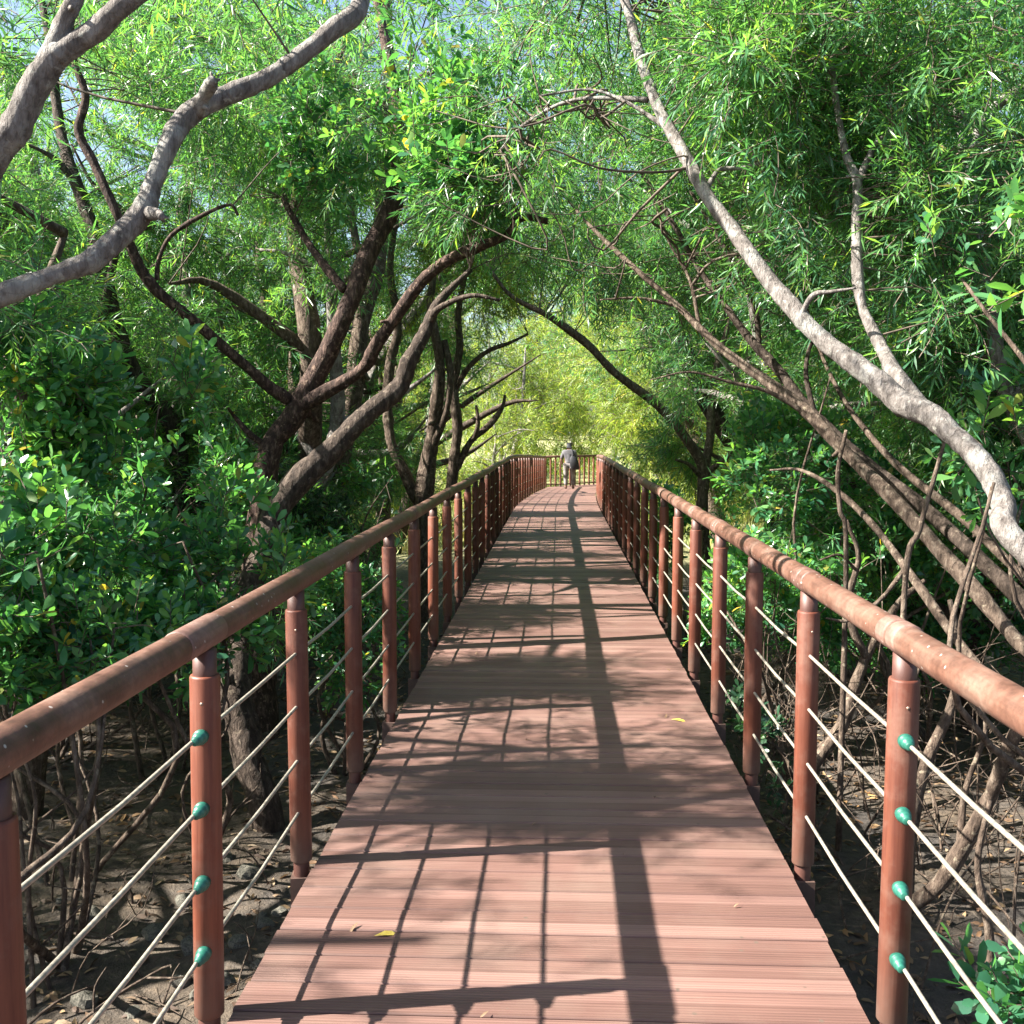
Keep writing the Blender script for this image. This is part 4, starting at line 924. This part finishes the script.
far = [(6.5, 34, 10, 2.8), (-1, 66, 17, 4.6), (3.4, 68, 17, 4.6), (-6.5, 60, 15, 4.2), (5.5, 60, 15, 4.2), (-3.2, 48, 9, 3.2), (-1.4, 44, 8, 2.8), (4.2, 40, 8.5, 2.8), (-7.5, 52, 10, 3.4), (3.4, 52, 10, 3.4), (8.0, 46, 9.5, 3.2), (3.2, 27, 5.5, 1.6), (4.6, 32, 7, 2.2), (-5.4, 31, 6.5, 1.9), (-9, 40, 9, 3), (0.2, 58, 12, 3.6), (12, 38, 9, 3), (-4.2, 25.5, 6, 1.5), (-2.6, 40, 4.5, 1.8)]
for x, y, h, cr in far:
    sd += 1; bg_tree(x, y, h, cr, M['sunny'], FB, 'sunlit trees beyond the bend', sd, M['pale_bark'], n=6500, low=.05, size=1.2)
back = [(-30, 48), (-24, 40), (-18, 34), (-15, 26), (-20, 24), (-14, 46), (-10, 62), (-20, 60), (-28, 30), (-2, 66), (6, 64), (14, 60), (17, 46), (15, 30), (20, 36), (22, 26), (26, 44), (28, 56), (12, 24), (-13, 9), (-12, 5), (11, 8), (13, 13), (-16, 16), (16, 20)]
for x, y in back:
    sd += 1; bg_tree(x, y, 17 if y > 20 else 9.5, 4.6 if y > 20 else 2.8, M['narrow'], TB, 'last row of trees', sd, barks[sd % 3], n=5600, low=.0, size=1.35, name='back_row_tree')

# ------------------------------------------------------------------ litter, twigs, grass, stones
def scatter_leaves():
    rs = np.random.default_rng(77); mb = MB(); n = 14000
    x = rs.uniform(1.0, 6.0, n) * np.where(rs.random(n) < .5, -1, 1); y = rs.uniform(1.0, 13, n)
    V, Q = broad_leaf(.075, .03, .3)
    for i in range(n):
        s = rs.uniform(.6, 1.2); a = rs.uniform(0, 6.28); d = np.array([math.cos(a), math.sin(a), rs.normal(0, .18)])
        mb.add(V @ rot_to(d, rs.normal(0, .5)).T * s + np.array([x[i], y[i], gz(x[i], y[i]) + .012]), Q)
    tag(mb.build('leaf_litter', M['litter']), kind='stuff')
    mb = MB()
    for i in range(420):
        sx = -1 if rs.random() < .45 else 1
        p = np.array([sx * rs.uniform(1.1, 5), rs.uniform(2, 12), 0]); a = rs.uniform(0, 6.28); L = rs.uniform(.12, .7); up = abs(rs.normal(0, .35)) if sx > 0 else abs(rs.normal(0, .12))
        q = p + np.array([math.cos(a) * L, math.sin(a) * L, 0]); p[2] = gz(p[0], p[1]) + .01; q[2] = gz(q[0], q[1]) + .02 + up * L
        m = (p + q) / 2 + rs.normal(0, .1 * L, 3) * [1, 1, .3] + [0, 0, .02]; r = rs.uniform(.003, .010)
        mb.tube([p, m, q], [r, r * .8, r * .4], 5, sub=3, cap=False)
    for i in range(230):
        sx = -1 if rs.random() < .3 else 1
        x = sx * rs.uniform(1.35, 4.2); y = rs.uniform(3.6, 10); p = np.array([x, y, gz(x, y) - .02]); H = rs.uniform(.3, 1.5) * (1 if sx > 0 else .5)
        d = rs.normal(0, .45, 3) * [1, 1, 0]; a1 = p + d * .3 * H + [0, 0, .4 * H]; a2 = p + d * H * .9 + rs.normal(0, .12 * H, 3) + [0, 0, .75 * H]; a3 = a2 + rs.normal(0, .25 * H, 3) + [0, 0, .2 * H]
        if min(abs(a2[0]), abs(a3[0])) < 1.2: continue
        r = rs.uniform(.003, .009)
        mb.tube([p, a1, a2, a3], [r, r * .8, r * .6, r * .3], 5, sub=3, cap=False)
        for _ in range(2):
            e = a1 + (a2 - a1) * rs.random() ; f = e + rs.normal(0, .22 * H, 3) + [0, 0, .12 * H]
            if abs(f[0]) > 1.2: mb.tube([e, (e + f) / 2 + rs.normal(0, .03, 3), f], [r * .6, r * .5, r * .25], 5, sub=3, cap=False)
    tag(mb.build('fallen_twigs', M['brown_bark']), kind='stuff')
    # grass of the sunny clearing by the far end
    mb = MB(); n = 9000; V, Q = narrow_leaf(.5, .03, .5)
    for i in range(n):
        p = np.array([rs.uniform(-9, -1.3) if rs.random() < .65 else rs.uniform(1.9, 8), rs.uniform(21, 46), 0]); p[2] = gz(p[0], p[1]) - .02
        a = rs.uniform(0, 6.28); d = np.array([math.cos(a) * .5, math.sin(a) * .5, 1]); mb.add(V @ rot_to(d, rs.uniform(-3, 3)).T * rs.uniform(.6, 1.6) + p, Q)
    tag(mb.build('tall_grass', M['grass']), kind='stuff')
scatter_leaves()

def stones():
    rs = np.random.default_rng(91); protos = []
    for k in range(4):
        mb = MB(); seg, rings = 10, 7; V = []
        for i in range(rings):
            th = math.pi * (i + .5) / rings
            for j in range(seg):
                ph = 2 * math.pi * j / seg; d = Vector((math.sin(th) * math.cos(ph), math.sin(th) * math.sin(ph), math.cos(th)))
                r = 1 + .35 * mnoise.noise(d * 1.6 + Vector((k * 7, 0, 0))); V.append((d.x * r, d.y * r * .8, d.z * r * .55))
        V += [(0, 0, .55), (0, 0, -.55)]; i = np.arange(rings - 1)[:, None] * seg; j = np.arange(seg)[None]; j2 = (j + 1) % seg
        q = np.stack([i + j, i + seg + j, i + seg + j2, i + j2], -1).reshape(-1, 4)
        t = [(rings * seg, a, (a + 1) % seg) for a in range(seg)] + [(rings * seg + 1, (rings - 1) * seg + (a + 1) % seg, (rings - 1) * seg + a) for a in range(seg)]
        mb.add(V, q, t); protos.append(mb.build('stone', M['stone'], smooth=False))
    first = [True] * 4
    for n in range(26):
        k = n % 4
        if first[k]: o = protos[k]; first[k] = False
        else: o = protos[k].copy(); COL.objects.link(o)
        px, py = rs.uniform(0, 300), rs.uniform(860, 1023)
        v = P(px, py, 1.0) - CAM; s = (-1.0 - CAM.z) / v.z; p = CAM + v * s
        if p.x > -1.15: p.x = -1.15 - rs.uniform(0, .5)
        sz = rs.uniform(.025, .075); o.location = (p.x, p.y, gz(p.x, p.y) + sz * .15); o.scale = (sz, sz, sz); o.rotation_euler = (rs.normal(0, .3), rs.normal(0, .3), rs.uniform(0, 6.28))
        tag(o, 'small grey stone lying on the mud left of the boardwalk', 'stone', 'stones on the mud')
stones()

def deck_leaf(label, px, py, a, L=.07):
    v = P(px, py, 1.0) - CAM; p = CAM + v * (-CAM.z / v.z)
    V, Q = broad_leaf(L, .022, .5); mb = MB(); d = np.array([math.cos(a), math.sin(a), .15])
    mb.add(V @ rot_to(d, .35).T + np.array([p.x, p.y, .004]), Q); mb.build('fallen_leaf', M['yellow'])
    tag(bpy.context.scene.objects[-1] if False else COL.objects[-1], label, 'leaf')
deck_leaf('curled yellow leaf on the sunlit planks near the left edge', 374, 937, .3)
deck_leaf('yellow leaf lying near the right edge of the deck', 671, 720, -.4, .08)

_rl = np.random.default_rng(404); _src = None
for k in range(18):
    yy = 2.6 + 9 * _rl.random() ** 1.6; xx = _rl.uniform(-.75, .75)
    if _src is None:
        V, Q = broad_leaf(.045, .013, .6); mb = MB(); mb.add(V, Q); o = _src = mb.build('dry_leaf', M['litter'])
    else: o = _src.copy(); COL.objects.link(o)
    o.location = (xx, yy, .012); o.rotation_euler = (_rl.normal(0, .15), .1, _rl.uniform(0, 6.28)); s_ = _rl.uniform(.5, 1.1); o.scale = (s_, s_, s_)
    tag(o, 'small dry brown leaf scrap lying on the boardwalk planks', 'leaf', 'dry leaves on the planks')

# ------------------------------------------------------------------ person
def skin_mesh(name, verts, edges, radii, mat, parent, levels=2, root=0):
    me = bpy.data.meshes.new(name + '_cage'); me.from_pydata(verts, edges, []); o = bpy.data.objects.new(name, me); COL.objects.link(o)
    sm = o.modifiers.new('skin', 'SKIN'); sm.use_smooth_shade = True
    for i, r in enumerate(radii):
        sv = me.skin_vertices[0].data[i]; sv.radius = r if isinstance(r, tuple) else (r, r); sv.use_root = (i == root)
    ss = o.modifiers.new('sub', 'SUBSURF'); ss.levels = levels; ss.render_levels = levels
    dg = bpy.context.evaluated_depsgraph_get(); ev = o.evaluated_get(dg)
    m2 = bpy.data.meshes.new_from_object(ev); m2.name = name; o.modifiers.clear(); o.data = m2; bpy.data.meshes.remove(me)
    m2.materials.clear(); m2.materials.append(mat); o.parent = parent
    for pl in m2.polygons: pl.use_smooth = True
    return o

def person():
    py = 33.0; base = P(569, 487, py); root = empty('person', (base.x, base.y, cz(py)), 'person in pale grey shirt and mottled trousers standing at the far bend', 'person')
    # seen from behind, weight on the left leg, head bowed, left hand on the rail side
    J = [(0, 0, .80), (0, .02, .98), (0, .05, 1.18), (0, .08, 1.27), (0, .12, 1.34), (0, .14, 1.40),
         (-.17, .05, 1.18), (-.25, .10, .95), (-.22, .26, .82), (.17, .05, 1.18), (.24, .08, .96), (.20, .24, .80),
         (-.09, 0, .76), (-.11, .02, .43), (-.10, -.03, .06), (-.11, .10, .03), (.09, 0, .76), (.12, .07, .44), (.13, .10, .06), (.14, .22, .03),
         (-.2, .31, .78), (.19, .29, .76)]
    E = [(0, 1), (1, 2), (2, 3), (3, 4), (4, 5), (2, 6), (6, 7), (7, 8), (8, 20), (2, 9), (9, 10), (10, 11), (11, 21), (0, 12), (12, 13), (13, 14), (14, 15), (0, 16), (16, 17), (17, 18), (18, 19)]
    r = [(.13, .10), (.125, .09), (.13, .09), .05, .085, .075, .055, .042, .032, .055, .042, .032, .085, .06, .042, .035, .085, .06, .042, .035, .03, .03]
    body = skin_mesh('body', J, E, r, M['skin'], root)
    sh = [J[i] for i in (0, 1, 2, 6, 7, 9, 10)] + [(0, .065, 1.25)]
    skin_mesh('shirt', sh, [(0, 1), (1, 2), (2, 3), (3, 4), (2, 5), (5, 6), (2, 7)], [(.15, .115), (.145, .11), (.155, .115), .08, .06, .08, .06, .085], M['shirt'], root, root=1)
    tr = [(0, 0, .84)] + [J[i] for i in (12, 13)] + [(-.10, -.03, .10)] + [J[i] for i in (16, 17)] + [(.13, .10, .10)]
    skin_mesh('trousers', tr, [(0, 1), (1, 2), (2, 3), (0, 4), (4, 5), (5, 6)], [(.15, .12), .105, .08, .065, .105, .08, .065], M['trousers'], root)
    skin_mesh('hair', [(0, .11, 1.335), (0, .125, 1.365), (0, .14, 1.39)], [(0, 1), (1, 2)], [.075, .088, .07], M['black'], root, root=1, levels=3)
    for s, a, c in ((0, (-.10, -.03, .05), (-.11, .12, .035)), (1, (.13, .10, .05), (.14, .24, .035))):
        skin_mesh('shoe', [a, c], [(0, 1)], [.055, .042], M['black'], root)
    bp = empty('shoulder_bag', (base.x + .2, py - .05, cz(py) + .62), 'dark bag slung at the right side of the person', 'bag')
    mb = MB(); V = []
    for t, w, dp in ((0, .10, .05), (.05, .14, .08), (.22, .15, .10), (.36, .12, .09), (.44, .06, .05)):
        for k in range(12):
            a = 2 * math.pi * k / 12; V.append((base.x + .2 - t * .18 + w * math.copysign(abs(math.cos(a)) ** .6, math.cos(a)), py - .14 + dp * math.copysign(abs(math.sin(a)) ** .6, math.sin(a)), cz(py) + .62 + t))
    q = [(i * 12 + k, i * 12 + (k + 1) % 12, (i + 1) * 12 + (k + 1) % 12, (i + 1) * 12 + k) for i in range(4) for k in range(12)]
    mb.add(V, q); mb.build('pouch', M['black'], bp)
    mb = MB(); mb.tube([(base.x + .13, py - .10, cz(py) + 1.04), (base.x + .10, py - .06, cz(py) + 1.2), (base.x + .06, py + .04, cz(py) + 1.28)], [.025] * 3, 8); mb.build('strap', M['black'], bp)
person()

# ------------------------------------------------------------------ light, sky, camera
w = bpy.data.worlds.new('World'); scene.world = w; w.use_nodes = True; nt = w.node_tree; nt.nodes.clear()
sky = nt.nodes.new('ShaderNodeTexSky'); sky.sky_type = 'NISHITA'; sky.sun_disc = False
sky.sun_elevation = R(SUN_EL)
az = math.atan2(TO_SUN[0], TO_SUN[1]); sky.sun_rotation = az
sky.air_density = 1.0; sky.dust_density = 2.0
bg = nt.nodes.new('ShaderNodeBackground'); bg.inputs['Strength'].default_value = 0.055
wo = nt.nodes.new('ShaderNodeOutputWorld'); nt.links.new(sky.outputs[0], bg.inputs[0]); nt.links.new(bg.outputs[0], wo.inputs[0])

sl = bpy.data.lights.new('sun', 'SUN'); sl.energy = 5.0; sl.angle = R(0.5); sl.color = (1.0, 0.94, 0.84)
so = bpy.data.objects.new('sun', sl); COL.objects.link(so)
so.rotation_euler = Vector(-TO_SUN).to_track_quat('-Z', 'Y').to_euler()

cd = bpy.data.cameras.new('camera'); co = bpy.data.objects.new('camera', cd); COL.objects.link(co)
cd.sensor_width = 36; cd.lens = 36 * FPX / 1024; cd.clip_end = 2000; cd.clip_start = .05
co.location = CAM; co.rotation_euler = CROT; scene.camera = co

scene.view_settings.view_transform = 'Standard'; scene.view_settings.look = 'None'
scene.view_settings.exposure = 2.4; scene.view_settings.gamma = 1.0
scene.cycles.max_bounces = 8; scene.cycles.diffuse_bounces = 4; scene.cycles.transmission_bounces = 4
